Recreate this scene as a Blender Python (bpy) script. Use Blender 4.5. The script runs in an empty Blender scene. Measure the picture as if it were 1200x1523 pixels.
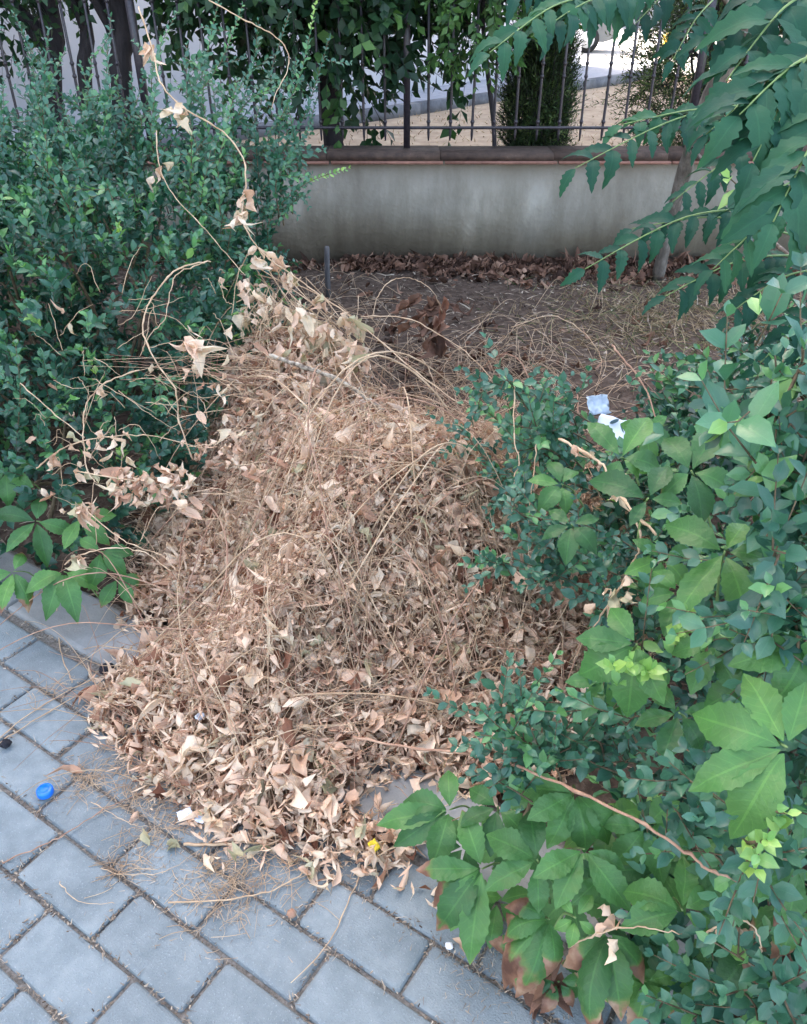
import bpy, math, random
import numpy as np
from mathutils import Vector, Matrix
random.seed(7); rng = np.random.default_rng(11)
R = math.radians
S = bpy.context.scene
COL = S.collection
# ---------------------------------------------------------------- camera, sky, sun, exposure
CAMH = 1.32; PITCH = R(33.25); F = 1179.0
cam_d = bpy.data.cameras.new('camera'); cam = bpy.data.objects.new('camera', cam_d); COL.objects.link(cam)
cam.location = (0, 0, CAMH); cam.rotation_euler = (R(90) - PITCH, 0, 0)
cam_d.sensor_fit = 'VERTICAL'; cam_d.sensor_height = 36.0; cam_d.lens = 36.0 * F / 1523.0
cam_d.clip_start = 0.02; cam_d.clip_end = 900
S.camera = cam
SUN_AZ = math.atan2(0.8, -0.6); SUN_EL = R(40)
w = bpy.data.worlds.new('World'); S.world = w; w.use_nodes = True
nt = w.node_tree; bg = nt.nodes['Background']
sky = nt.nodes.new('ShaderNodeTexSky'); sky.sky_type = 'NISHITA'; sky.sun_disc = False
sky.sun_elevation = SUN_EL; sky.sun_rotation = math.pi / 2 - SUN_AZ
sky.air_density = 0.8; sky.dust_density = 4.0; sky.ozone_density = 0.0
wb = nt.nodes.new('ShaderNodeMix'); wb.data_type = 'RGBA'; wb.blend_type = 'MULTIPLY'; wb.inputs[0].default_value = 1; wb.inputs[7].default_value = (1.09, 1.0, .88, 1)
nt.links.new(sky.outputs[0], wb.inputs[6]); nt.links.new(wb.outputs[2], bg.inputs[0]); bg.inputs[1].default_value = 0.15
sd = bpy.data.lights.new('sun', 'SUN'); sd.energy = 4.0; sd.angle = R(0.5); sd.color = (1, .95, .87)
sun = bpy.data.objects.new('sun', sd); COL.objects.link(sun)
sv = Vector((math.cos(SUN_AZ) * math.cos(SUN_EL), math.sin(SUN_AZ) * math.cos(SUN_EL), math.sin(SUN_EL)))
sun.rotation_euler = sv.to_track_quat('Z', 'Y').to_euler(); sun.location = sv * 30
S.view_settings.view_transform = 'Standard'; S.view_settings.look = 'None'
S.view_settings.exposure = 3.3; S.view_settings.gamma = 1.0; S.view_settings.use_curve_mapping = False

# ---------------------------------------------------------------- helpers
CP, SP = math.cos(PITCH), math.sin(PITCH)
def ray(px, py):
    u = (px - 600) / F; v = -(py - 761.5) / F
    return np.array([u, CP + v * SP, -SP + v * CP])
O = np.array([0, 0, CAMH])
def at_z(px, py, z=0.0):
    d = ray(px, py); return O + d * ((z - CAMH) / d[2])
def at_y(px, py, y):
    d = ray(px, py); return O + d * (y / d[1])
def at_d(px, py, Z): return O + ray(px, py) * Z
def tag(o, label=None, cat=None, group=None, kind=None):
    if label: o['label'] = label
    if cat: o['category'] = cat
    if group: o['group'] = group
    if kind: o['kind'] = kind
    return o
def empty(name, loc, label=None, cat=None, group=None):
    o = bpy.data.objects.new(name, None); o.empty_display_size = .1; COL.objects.link(o); o.location = tuple(loc)
    return tag(o, label, cat, group)
class Acc:
    """collects quads/triangles with per-point parameters, links ONE mesh object"""
    def __init__(s): s.v = []; s.q = []; s.t = []; s.p = []; s.a = []; s.n = 0
    def raw(s, v, q=None, t=None, par=None, al=None):
        v = np.asarray(v, float).reshape(-1, 3); m = len(v)
        s.v.append(v)
        if q is not None and len(q): s.q.append(np.asarray(q, int).reshape(-1, 4) + s.n)
        if t is not None and len(t): s.t.append(np.asarray(t, int).reshape(-1, 3) + s.n)
        s.p.append(np.zeros((m, 3)) if par is None else np.broadcast_to(par, (m, 3)))
        s.a.append(np.zeros(m) if al is None else np.broadcast_to(al, (m,)))
        s.n += m; return s
    def inst(s, T, pos, X, Y, Z, sc, rnd, scorch=None):
        """T template (v,q,across,along); N copies with frame X,Y,Z and scale"""
        v, q, ac, al = T; N = len(pos); m = len(v)
        if N == 0: return s
        sc = np.asarray(sc, float).reshape(N, -1)
        if sc.shape[1] == 1: sc = np.repeat(sc, 3, 1)
        V = pos[:, None, :] + (v[None, :, 0:1] * sc[:, None, 0:1]) * X[:, None, :] + (v[None, :, 1:2] * sc[:, None, 1:2]) * Y[:, None, :] + (v[None, :, 2:3] * sc[:, None, 2:3]) * Z[:, None, :]
        s.v.append(V.reshape(-1, 3))
        s.q.append((q[None] + (np.arange(N) * m)[:, None, None] + s.n).reshape(-1, 4))
        P = np.zeros((N, m, 3)); P[:, :, 0] = rnd[:, None]
        if scorch is not None: P[:, :, 1] = scorch[:, None]
        P[:, :, 2] = ac[None]
        s.p.append(P.reshape(-1, 3)); s.a.append(np.tile(al, N)); s.n += N * m
        return s
    def tube(s, pts, rad, n=5, rnd=.5, cap=True):
        pts = np.asarray(pts, float); m = len(pts); rad = np.broadcast_to(rad, (m,))
        t = np.gradient(pts, axis=0); t /= np.linalg.norm(t, axis=1)[:, None] + 1e-9
        ref = np.array([0, 0, 1.]) if abs(t[0][2]) < .8 else np.array([1., 0, 0])
        a = np.cross(t, ref); a /= np.linalg.norm(a, axis=1)[:, None] + 1e-9; b = np.cross(t, a)
        th = np.arange(n) * 2 * math.pi / n
        V = pts[:, None] + rad[:, None, None] * (np.cos(th)[None, :, None] * a[:, None] + np.sin(th)[None, :, None] * b[:, None])
        q = [(i * n + j, i * n + (j + 1) % n, (i + 1) * n + (j + 1) % n, (i + 1) * n + j) for i in range(m - 1) for j in range(n)]
        tr = []
        if cap:
            tr = [(0, j + 1, j) for j in range(1, n - 1)] + [((m - 1) * n, (m - 1) * n + j, (m - 1) * n + j + 1) for j in range(1, n - 1)]
        return s.raw(V.reshape(-1, 3), q, tr, (rnd, 0, 0), np.repeat(np.linspace(0, 1, m), n))
    def box(s, c, d, rz=0, rnd=.5, rx=0, ry=0):
        M = (Matrix.Rotation(rz, 3, 'Z') @ Matrix.Rotation(ry, 3, 'Y') @ Matrix.Rotation(rx, 3, 'X'))
        v = [Vector(c) + M @ Vector((x * d[0] / 2, y * d[1] / 2, z * d[2] / 2)) for x in (-1, 1) for y in (-1, 1) for z in (-1, 1)]
        return s.raw([tuple(a) for a in v], [(0, 1, 3, 2), (4, 6, 7, 5), (0, 4, 5, 1), (2, 3, 7, 6), (0, 2, 6, 4), (1, 5, 7, 3)], None, (rnd, 0, 0))
    def mesh(s, name, smooth=False):
        me = bpy.data.meshes.new(name)
        if not s.v: return me
        V = np.concatenate(s.v); Q = np.concatenate(s.q) if s.q else np.zeros((0, 4), int); T = np.concatenate(s.t) if s.t else np.zeros((0, 3), int)
        me.vertices.add(len(V)); me.vertices.foreach_set('co', V.astype(np.float32).ravel())
        idx = np.concatenate([Q.ravel(), T.ravel()]).astype(np.int32); me.loops.add(len(idx)); me.loops.foreach_set('vertex_index', idx)
        st = np.concatenate([np.arange(len(Q)) * 4, len(Q) * 4 + np.arange(len(T)) * 3]).astype(np.int32)
        me.polygons.add(len(st)); me.polygons.foreach_set('loop_start', st)
        if smooth: me.polygons.foreach_set('use_smooth', np.ones(len(st), bool))
        me.update(calc_edges=True)
        a = me.attributes.new('par', 'FLOAT_VECTOR', 'POINT'); a.data.foreach_set('vector', np.concatenate(s.p).astype(np.float32).ravel())
        a = me.attributes.new('along', 'FLOAT', 'POINT'); a.data.foreach_set('value', np.concatenate(s.a).astype(np.float32))
        return me
    def build(s, name, mat, parent=None, smooth=False, loc=None):
        """loc: the parent's location, so geometry given in world space stays there"""
        if loc is None and parent is not None: loc = np.array(parent.location)
        if loc is not None: s.v = [v - np.asarray(loc, float) for v in s.v]
        me = s.mesh(name, smooth); me.materials.append(mat)
        o = bpy.data.objects.new(name, me); COL.objects.link(o)
        if parent is not None: o.parent = parent
        elif loc is not None: o.location = tuple(loc)
        return o
def nrm(a): return a / (np.linalg.norm(a, axis=-1, keepdims=True) + 1e-9)
def frames(D, up):
    """D: leaf direction (N,3), up: wished normal"""
    D = nrm(D); X = nrm(np.cross(D, up)); Z = np.cross(X, D); return X, D, Z
def smooth_path(pts, n=6):
    P = np.array([pts[0]] + list(pts) + [pts[-1]], float); out = []
    for i in range(1, len(P) - 2):
        for t in np.linspace(0, 1, n, endpoint=False):
            out.append(.5 * ((2 * P[i]) + (-P[i-1] + P[i+1]) * t + (2*P[i-1] - 5*P[i] + 4*P[i+1] - P[i+2]) * t*t + (-P[i-1] + 3*P[i] - 3*P[i+1] + P[i+2]) * t**3))
    out.append(P[-2]); return np.array(out)
def sstep(a, b, x): t = np.clip((x - a) / (b - a), 0, 1); return t * t * (3 - 2 * t)
_g = np.random.default_rng(5); _W = [(_g.normal(size=2) * f, _g.uniform(0, 6.28), 1 / f ** .8) for f in (1.5, 1.5, 3, 3, 6, 6, 12, 12, 25, 25, 50, 50)]
def vnoise(x, y, s=1.0, kmax=12):
    r = 0
    for k, p, a in _W[:kmax]: r = r + a * np.sin((x * k[0] + y * k[1]) * s + p)
    return r / 3.2

# ---------------------------------------------------------------- materials
def mat_new(name):
    m = bpy.data.materials.new(name); m.use_nodes = True; n = m.node_tree
    for x in list(n.nodes): n.nodes.remove(x)
    return m, n, n.nodes.new('ShaderNodeOutputMaterial')
def N_(n, typ, **kw):
    x = n.nodes.new(typ)
    for k, v in kw.items():
        if k.startswith('i_'): x.inputs[k[2:].replace('_', ' ')].default_value = v
        else: setattr(x, k, v)
    return x
def ramp(n, fac, stops, interp='LINEAR'):
    r = n.nodes.new('ShaderNodeValToRGB'); r.color_ramp.interpolation = interp
    e = r.color_ramp.elements
    while len(e) < len(stops): e.new(.5)
    for el, (p, c) in zip(e, stops): el.position = p; el.color = (*c, 1) if len(c) == 3 else c
    n.links.new(fac, r.inputs[0]); return r
def mixc(n, fac, a, b, mode='MIX'):
    m = n.nodes.new('ShaderNodeMix'); m.data_type = 'RGBA'; m.blend_type = mode
    for s, v in ((0, fac), (6, a), (7, b)):
        if hasattr(v, 'links'): n.links.new(v, m.inputs[s])
        else: m.inputs[s].default_value = v if s == 0 else (*v, 1)
    return m.outputs[2]
def math_(n, op, a, b=None, clamp=False):
    m = n.nodes.new('ShaderNodeMath'); m.operation = op; m.use_clamp = clamp
    for i, v in enumerate((a, b)):
        if v is None: continue
        if hasattr(v, 'links'): n.links.new(v, m.inputs[i])
        else: m.inputs[i].default_value = v
    return m.outputs[0]
def leaf_mat(name, stops, rough=.45, trans=.25, spec=.5, vein=.35, scorch=False, nscale=40, bump=.15, coords='Generated', contrast=.35):
    m, n, out = mat_new(name)
    at = N_(n, 'ShaderNodeAttribute', attribute_name='par'); al = N_(n, 'ShaderNodeAttribute', attribute_name='along')
    sep = n.nodes.new('ShaderNodeSeparateXYZ'); n.links.new(at.outputs['Vector'], sep.inputs[0])
    tc = n.nodes.new('ShaderNodeNewGeometry')
    no = N_(n, 'ShaderNodeTexNoise'); no.inputs['Scale'].default_value = nscale; no.inputs['Detail'].default_value = 4
    n.links.new(tc.outputs['Position'], no.inputs['Vector'])
    c = ramp(n, sep.outputs[0], stops).outputs[0]
    c = mixc(n, contrast, c, ramp(n, no.outputs[0], [(.3, (.35, .35, .35)), (.7, (1.0, 1.0, 1.0))]).outputs[0], 'MULTIPLY') if contrast else c
    ab = math_(n, 'ABSOLUTE', sep.outputs[2])
    if vein:
        mid = math_(n, 'LESS_THAN', ab, .06)
        # side veins: bands running obliquely from the midrib
        sv_ = math_(n, 'FRACT', math_(n, 'MULTIPLY', math_(n, 'SUBTRACT', al.outputs['Fac'], math_(n, 'MULTIPLY', ab, .16)), 9))
        side = math_(n, 'LESS_THAN', sv_, .09)
        vv = math_(n, 'MULTIPLY', math_(n, 'MAXIMUM', mid, math_(n, 'MULTIPLY', side, .5)), vein)
        c = mixc(n, vv, c, mixc(n, 1.0, c, (1.5, 1.42, 1.3), 'MULTIPLY'))
    rgh = rough
    if scorch:
        no2 = N_(n, 'ShaderNodeTexNoise'); no2.inputs['Scale'].default_value = 35; no2.inputs['Detail'].default_value = 3
        n.links.new(tc.outputs['Position'], no2.inputs['Vector'])
        s1 = math_(n, 'ADD', al.outputs['Fac'], math_(n, 'MULTIPLY', ab, .12))
        s1 = math_(n, 'ADD', s1, math_(n, 'MULTIPLY', math_(n, 'SUBTRACT', no2.outputs[0], .5), .6))
        s1 = math_(n, 'SUBTRACT', s1, math_(n, 'SUBTRACT', 1.25, sep.outputs[1]))
        f = math_(n, 'MULTIPLY', s1, 14, True)
        edge = math_(n, 'MULTIPLY', math_(n, 'ADD', s1, .09), 9, True)
        c = mixc(n, math_(n, 'MULTIPLY', edge, .35), c, (.20, .22, .05))
        br = ramp(n, no.outputs[0], [(.3, (.10, .045, .03)), (.5, (.24, .12, .075)), (.7, (.42, .28, .19))]).outputs[0]
        c = mixc(n, f, c, br)
    b = n.nodes.new('ShaderNodeBsdfPrincipled'); n.links.new(c, b.inputs['Base Color'])
    b.inputs['Roughness'].default_value = rgh; b.inputs['Specular IOR Level'].default_value = spec
    bp = N_(n, 'ShaderNodeBump'); bp.inputs['Strength'].default_value = bump; bp.inputs['Distance'].default_value = .004
    no3 = N_(n, 'ShaderNodeTexNoise'); no3.inputs['Scale'].default_value = 180; n.links.new(tc.outputs['Position'], no3.inputs['Vector'])
    n.links.new(no3.outputs[0], bp.inputs['Height']); n.links.new(bp.outputs[0], b.inputs['Normal'])
    tr = n.nodes.new('ShaderNodeBsdfTranslucent'); n.links.new(mixc(n, 1.0, c, (1.1, 1.35, .6) if trans > .2 else (1.1, 1.0, .8), 'MULTIPLY'), tr.inputs[0])
    mx = n.nodes.new('ShaderNodeMixShader'); mx.inputs[0].default_value = trans
    n.links.new(b.outputs[0], mx.inputs[1]); n.links.new(tr.outputs[0], mx.inputs[2]); n.links.new(mx.outputs[0], out.inputs[0])
    return m
def solid(name, stops, rough=.8, scale=20, detail=5, bump=.3, bdist=.005, spec=.3, obj_random=0, coords='Object', metallic=0, speck=None, stretch=None, bscale=None):
    m, n, out = mat_new(name)
    tc = n.nodes.new('ShaderNodeTexCoord'); vec = tc.outputs[coords]
    if stretch:
        mp = n.nodes.new('ShaderNodeMapping'); mp.inputs['Scale'].default_value = stretch; n.links.new(vec, mp.inputs[0]); vec = mp.outputs[0]
    oi = n.nodes.new('ShaderNodeObjectInfo')
    if obj_random:
        va = n.nodes.new('ShaderNodeVectorMath'); va.operation = 'ADD'; n.links.new(vec, va.inputs[0])
        cb = n.nodes.new('ShaderNodeCombineXYZ'); mm = math_(n, 'MULTIPLY', oi.outputs['Random'], 37.0)
        n.links.new(mm, cb.inputs[0]); n.links.new(mm, cb.inputs[1]); n.links.new(cb.outputs[0], va.inputs[1]); vec = va.outputs[0]
    no = N_(n, 'ShaderNodeTexNoise'); no.inputs['Scale'].default_value = scale; no.inputs['Detail'].default_value = detail; no.inputs['Roughness'].default_value = .65
    n.links.new(vec, no.inputs['Vector'])
    c = ramp(n, no.outputs[0], stops).outputs[0]
    if obj_random:
        k = math_(n, 'ADD', math_(n, 'MULTIPLY', oi.outputs['Random'], obj_random), 1 - obj_random / 2)
        cb2 = n.nodes.new('ShaderNodeCombineXYZ')
        for i in range(3): n.links.new(k, cb2.inputs[i])
        c = mixc(n, 1.0, c, cb2.outputs[0], 'MULTIPLY')
    hgt = no.outputs[0]
    if bscale:
        nb = N_(n, 'ShaderNodeTexNoise'); nb.inputs['Scale'].default_value = bscale; nb.inputs['Detail'].default_value = 4; n.links.new(vec, nb.inputs['Vector']); hgt = nb.outputs[0]
    if speck:
        sc_, thr, colr, amt = speck
        vo = N_(n, 'ShaderNodeTexNoise'); vo.inputs['Scale'].default_value = sc_; vo.inputs['Detail'].default_value = 2; n.links.new(vec, vo.inputs['Vector'])
        f = math_(n, 'MULTIPLY', math_(n, 'SUBTRACT', vo.outputs[0], thr), 12, True)
        c = mixc(n, math_(n, 'MULTIPLY', f, amt), c, colr)
    b = n.nodes.new('ShaderNodeBsdfPrincipled'); n.links.new(c, b.inputs['Base Color'])
    b.inputs['Roughness'].default_value = rough; b.inputs['Specular IOR Level'].default_value = spec; b.inputs['Metallic'].default_value = metallic
    bp = N_(n, 'ShaderNodeBump'); bp.inputs['Strength'].default_value = bump; bp.inputs['Distance'].default_value = bdist
    n.links.new(hgt, bp.inputs['Height']); n.links.new(bp.outputs[0], b.inputs['Normal']); n.links.new(b.outputs[0], out.inputs[0])
    return m
M = {}
M['paver'] = solid('paver_concrete', [(.3, (.132, .160, .172)), (.5, (.182, .215, .228)), (.7, (.245, .28, .29))], .85, 11, 12, .8, .003, .3, .2, bscale=300, speck=(300, .62, (.45, .48, .50), .3))
M['kerb'] = solid('kerb_concrete', [(.25, (.17, .175, .172)), (.5, (.245, .25, .245)), (.75, (.35, .35, .34))], .9, 7, 8, .5, .002, .3, .12, bscale=200, speck=(260, .64, (.15, .14, .14), .4))
M['joint'] = solid('joint_dirt', [(.3, (.09, .08, .07)), (.5, (.18, .165, .145)), (.7, (.28, .26, .24))], .95, 160, 6, 1.0, .006)
M['soil'] = solid('garden_soil', [(.28, (.030, .020, .014)), (.5, (.075, .050, .036)), (.72, (.15, .112, .085))], .95, 26, 9, 1.0, .012)
M['plaster'] = None
M['coping'] = solid('coping_tile', [(.3, (.035, .024, .019)), (.6, (.085, .055, .042)), (.8, (.16, .115, .09))], .8, 20, 9, .7, .006, obj_random=.12)
M['lip'] = solid('coping_lip', [(.3, (.16, .075, .055)), (.7, (.30, .15, .11))], .7, 20, 5, .3, .003, obj_random=.25)
M['iron'] = solid('black_iron', [(.3, (.012, .010, .014)), (.7, (.04, .032, .04))], .45, 60, 4, .5, .002, .5)
M['lawn'] = solid('dry_lawn', [(.3, (.24, .165, .11)), (.5, (.33, .24, .16)), (.72, (.43, .33, .23))], .95, 5, 10, .5, .01)
M['path'] = solid('grey_path', [(.3, (.22, .22, .24)), (.7, (.33, .33, .36))], .9, 8, 6, .4, .01)
M['street'] = solid('pale_street', [(.3, (.30, .29, .28)), (.7, (.42, .40, .38))], .9, 1.5, 8, .4, .01)
M['darkkerb'] = solid('dark_kerb', [(.3, (.09, .09, .10)), (.7, (.17, .17, .18))], .9, 8, 6, .4, .01)
M['white'] = solid('white_render', [(.3, (.66, .66, .70)), (.7, (.78, .78, .82))], .85, 1.2, 7, .2, .01)
M['glass'] = solid('window_glass', [(.3, (.02, .025, .03)), (.7, (.04, .05, .06))], .1, 2, 2, 0, .01, .8)
M['frame'] = solid('window_frame', [(.3, (.6, .6, .6)), (.7, (.7, .7, .7))], .5, 2, 2, 0, .01)
M['bark'] = solid('tree_bark', [(.3, (.05, .042, .035)), (.5, (.13, .11, .09)), (.72, (.27, .24, .21))], .95, 22, 8, 1.0, .012, stretch=(1, 1, .35))
M['darkbark'] = solid('dark_bark', [(.3, (.012, .011, .013)), (.7, (.05, .042, .045))], .95, 18, 8, 1.0, .02, stretch=(1, 1, .3))
M['twigwood'] = solid('twig_wood', [(.3, (.06, .045, .025)), (.7, (.17, .13, .08))], .85, 60, 3, .3, .002)
M['greenstem'] = solid('green_stem', [(.3, (.10, .17, .06)), (.7, (.19, .28, .10))], .6, 60, 3, .2, .002)
M['straw'] = solid('straw_stem', [(.25, (.28, .17, .10)), (.5, (.47, .33, .21)), (.8, (.66, .52, .37))], .75, 18, 4, .4, .001)
M['redstem'] = solid('reddish_stem', [(.25, (.20, .105, .07)), (.5, (.34, .20, .135)), (.8, (.50, .34, .24))], .7, 30, 4, .4, .001)
M['greystick'] = solid('peeled_stick', [(.38, (.09, .065, .05)), (.5, (.28, .235, .18)), (.62, (.45, .40, .32))], .8, 60, 6, .6, .002)
M['stake'] = solid('weathered_stake', [(.3, (.05, .05, .055)), (.7, (.16, .15, .15))], .9, 40, 5, .6, .004, stretch=(1, 1, .2))
M['mound'] = solid('mulch_core', [(.3, (.09, .05, .03)), (.5, (.23, .14, .09)), (.7, (.42, .29, .19))], .95, 42, 8, 1.0, .02)
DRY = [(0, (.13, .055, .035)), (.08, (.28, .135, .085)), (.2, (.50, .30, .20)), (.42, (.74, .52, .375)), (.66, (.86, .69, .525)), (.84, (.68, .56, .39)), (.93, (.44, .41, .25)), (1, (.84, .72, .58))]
M['dry'] = leaf_mat('dry_leaf', DRY, .75, .18, .2, .3, nscale=55, bump=.4, contrast=.30)
M['litter'] = leaf_mat('leaf_litter', [(0, (.05, .028, .02)), (.4, (.15, .08, .055)), (.75, (.27, .15, .10)), (1, (.42, .27, .19))], .8, .08, .2, .2, nscale=50, bump=.4)
M['chips'] = leaf_mat('mulch_chips', [(0, (.05, .035, .027)), (.4, (.14, .105, .08)), (.75, (.30, .235, .175)), (1, (.50, .42, .33))], .9, .0, .2, 0, contrast=.2)
M['privet'] = leaf_mat('privet_leaf', [(0, (.013, .050, .036)), (.25, (.025, .092, .064)), (.6, (.046, .145, .096)), (.85, (.078, .21, .115)), (.93, (.13, .31, .105)), (1, (.32, .50, .12))], .36, .25, .55, .3, nscale=25, contrast=.25)
M['creeper'] = leaf_mat('creeper_leaf', [(0, (.030, .105, .034)), (.5, (.070, .195, .052)), (1, (.13, .29, .065))], .45, .25, .4, .75, scorch=True, nscale=30, contrast=.38, bump=.3)
M['sumac'] = leaf_mat('pinnate_leaf', [(0, (.009, .046, .034)), (.5, (.019, .080, .053)), (.9, (.046, .145, .070)), (1, (.35, .42, .06))], .6, .3, .2, .45, nscale=18, contrast=.25)
M['crown'] = leaf_mat('crown_leaf', [(0, (.010, .034, .016)), (.6, (.020, .060, .026)), (.9, (.04, .10, .03)), (1, (.10, .21, .05))], .5, .3, .4, .2, nscale=12, contrast=.2)
M['thuja'] = leaf_mat('thuja_leaf', [(0, (.020, .040, .014)), (.6, (.045, .085, .025)), (1, (.13, .18, .05))], .6, .2, .3, 0, nscale=12, contrast=.3)
M['hay'] = leaf_mat('dry_grass', [(0, (.16, .11, .06)), (.5, (.36, .27, .16)), (1, (.55, .44, .29))], .8, .15, .2, 0, contrast=.2)
M['weed'] = leaf_mat('weed_grass', [(0, (.05, .08, .03)), (.5, (.13, .15, .06)), (1, (.30, .28, .14))], .8, .15, .2, 0, contrast=.2)
M['blue'] = solid('blue_plastic', [(.3, (.0, .12, .62)), (.7, (.01, .19, .78))], .35, 30, 2, .1, .001, .5)
M['black'] = solid('black_husk', [(.3, (.006, .006, .009)), (.7, (.03, .03, .04))], .8, 120, 5, 1.0, .006)
M['paper'] = solid('white_paper', [(.3, (.70, .71, .74)), (.7, (.82, .83, .86))], .8, 30, 3, .2, .002)
M['bluepaper'] = solid('bluish_tissue', [(.3, (.58, .66, .78)), (.7, (.72, .79, .88))], .8, 25, 3, .3, .003)
M['ink'] = solid('dark_ink', [(.3, (.03, .07, .09)), (.7, (.06, .12, .14))], .7, 30, 3, .1, .001)
M['yellow'] = solid('yellow_petal', [(.3, (.75, .55, .03)), (.7, (.85, .70, .08))], .7, 30, 3, .1, .001)
M['carpaint'] = solid('silver_paint', [(.3, (.10, .105, .115)), (.7, (.13, .135, .145))], .3, 3, 2, 0, .001, .6, metallic=.5)
M['tyre'] = solid('tyre_rubber', [(.3, (.015, .015, .016)), (.7, (.03, .03, .03))], .8, 30, 3, .1, .001)
M['binyellow'] = solid('bin_yellow', [(.3, (.75, .45, .02)), (.7, (.85, .55, .04))], .5, 10, 3, .1, .001)
M['terrace'] = solid('far_facade', [(.3, (.55, .52, .50)), (.7, (.65, .62, .60))], .9, 1, 5, .2, .01)
def plaster():
    m, n, out = mat_new('stained_plaster'); tc = n.nodes.new('ShaderNodeTexCoord')
    mp = n.nodes.new('ShaderNodeMapping'); mp.inputs['Scale'].default_value = (2.2, 1, .8); n.links.new(tc.outputs['Object'], mp.inputs[0])
    a = N_(n, 'ShaderNodeTexNoise'); a.inputs['Scale'].default_value = 2.0; a.inputs['Detail'].default_value = 10; a.inputs['Roughness'].default_value = .68; n.links.new(mp.outputs[0], a.inputs['Vector'])
    b_ = N_(n, 'ShaderNodeTexNoise'); b_.inputs['Scale'].default_value = 2.2; b_.inputs['Detail'].default_value = 8; n.links.new(tc.outputs['Object'], b_.inputs['Vector'])
    c = ramp(n, a.outputs[0], [(.3, (.145, .128, .103)), (.45, (.195, .18, .15)), (.56, (.245, .23, .195)), (.72, (.35, .335, .295))]).outputs[0]
    c = mixc(n, .55, c, ramp(n, b_.outputs[0], [(.32, (.55, .52, .46)), (.5, (.85, .83, .78)), (.68, (1, 1, 1))]).outputs[0], 'MULTIPLY')
    # rising damp: warm dirt at the foot with an uneven edge; grime runs from the top
    sp = n.nodes.new('ShaderNodeSeparateXYZ'); n.links.new(tc.outputs['Object'], sp.inputs[0])
    hz = math_(n, 'ADD', sp.outputs[2], math_(n, 'MULTIPLY', math_(n, 'SUBTRACT', b_.outputs[0], .5), .35))
    f = ramp(n, hz, [(.0, (.66, .54, .43)), (.13, (.82, .73, .61)), (.30, (1, .97, .92)), (.5, (1, 1, 1))]).outputs[0]
    c = mixc(n, .8, c, f, 'MULTIPLY')
    hz2 = math_(n, 'ADD', sp.outputs[2], math_(n, 'MULTIPLY', math_(n, 'SUBTRACT', a.outputs[0], .5), .7))
    g = ramp(n, hz2, [(.46, (1, 1, 1)), (.62, (.62, .63, .64))]).outputs[0]
    c = mixc(n, .7, c, g, 'MULTIPLY')
    p = n.nodes.new('ShaderNodeBsdfPrincipled'); n.links.new(c, p.inputs['Base Color']); p.inputs['Roughness'].default_value = .9
    nb = N_(n, 'ShaderNodeTexNoise'); nb.inputs['Scale'].default_value = 45; nb.inputs['Detail'].default_value = 10; n.links.new(tc.outputs['Object'], nb.inputs['Vector'])
    bp = N_(n, 'ShaderNodeBump'); bp.inputs['Strength'].default_value = .8; bp.inputs['Distance'].default_value = .006
    n.links.new(nb.outputs[0], bp.inputs['Height']); n.links.new(bp.outputs[0], p.inputs['Normal']); n.links.new(p.outputs[0], out.inputs[0]); return m
M['plaster'] = plaster()

# ---------------------------------------------------------------- leaf templates (unit length along +Y)
def leaf_T(rows, cols, outline, fold=.2, bend=.2, curl=0., crump=0., twist=0., seed=0, droop_tip=0.):
    g = np.random.default_rng(seed); ks = g.normal(size=(4, 2)) * 5; ph = g.uniform(0, 6.28, 4)
    V = []; A = []; L = []
    for i in range(rows + 1):
        t = i / rows; wd = outline(t, i)
        for j in range(cols + 1):
            u = -1 + 2 * j / cols; x = u * wd; y = t
            z = fold * abs(x) - bend * (t - .3) ** 2 - droop_tip * max(0, t - .6) ** 1.5
            if curl: z += curl * (abs(u) ** 2) * wd * math.sin(t * 3.1 + ph[0])
            if crump: z += crump * sum(math.sin(ks[k][0] * x * 2 + ks[k][1] * y * 1.6 + ph[k]) for k in range(4)) / 2
            if twist:
                a = twist * (t - .3); x, z = x * math.cos(a) - z * math.sin(a), x * math.sin(a) + z * math.cos(a)
            V.append((x, y, z)); A.append(u); L.append(t)
    Q = [(i * (cols + 1) + j, i * (cols + 1) + j + 1, (i + 1) * (cols + 1) + j + 1, (i + 1) * (cols + 1) + j) for i in range(rows) for j in range(cols)]
    return np.array(V), np.array(Q), np.array(A), np.array(L)
def oval(wm, pk=.5, tipw=.0):
    def f(t, i):
        a = t / pk if t < pk else (1 - t) / (1 - pk)
        return wm * math.sin(min(1, a) * math.pi / 2) ** .8 + .008
    return f
def serr(wm, pk, amp, power=.85):
    def f(t, i):
        a = t / pk if t < pk else (1 - t) / (1 - pk)
        b = wm * math.sin(min(1, max(0, a)) * math.pi / 2) ** power
        return b * (1 + (amp if i % 2 else -amp) * (1 if t > .25 else .2)) + .006
    return f
T_priv = [leaf_T(3, 2, oval(.25 + .035 * k, .5), .25 + .1 * k, .25 * k - .1, seed=k) for k in range(3)]
T_dry = [leaf_T(5, 4, oval(.15 + .05 * (k % 4), .45), .6 * ((k % 3) - 1), 1.3 * ((k % 4) - 1.5), curl=2.0 * (1 if k % 2 else -1), crump=.10, twist=2.2 * ((k % 5) - 2) / 2, seed=k + 20) for k in range(16)]
T_shred = [leaf_T(3, 1, oval(.05 + .025 * k, .5), 0, .7 * (k - 1.2), twist=2.6 * (k - .8), seed=k) for k in range(3)]
T_small = [leaf_T(4, 2, oval(.15 + .05 * (k % 4), .45), .9 * ((k % 3) - 1), 1.5 * ((k % 4) - 1.5), crump=.10, twist=2.2 * ((k % 5) - 2) / 2, seed=k + 40) for k in range(8)]
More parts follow.
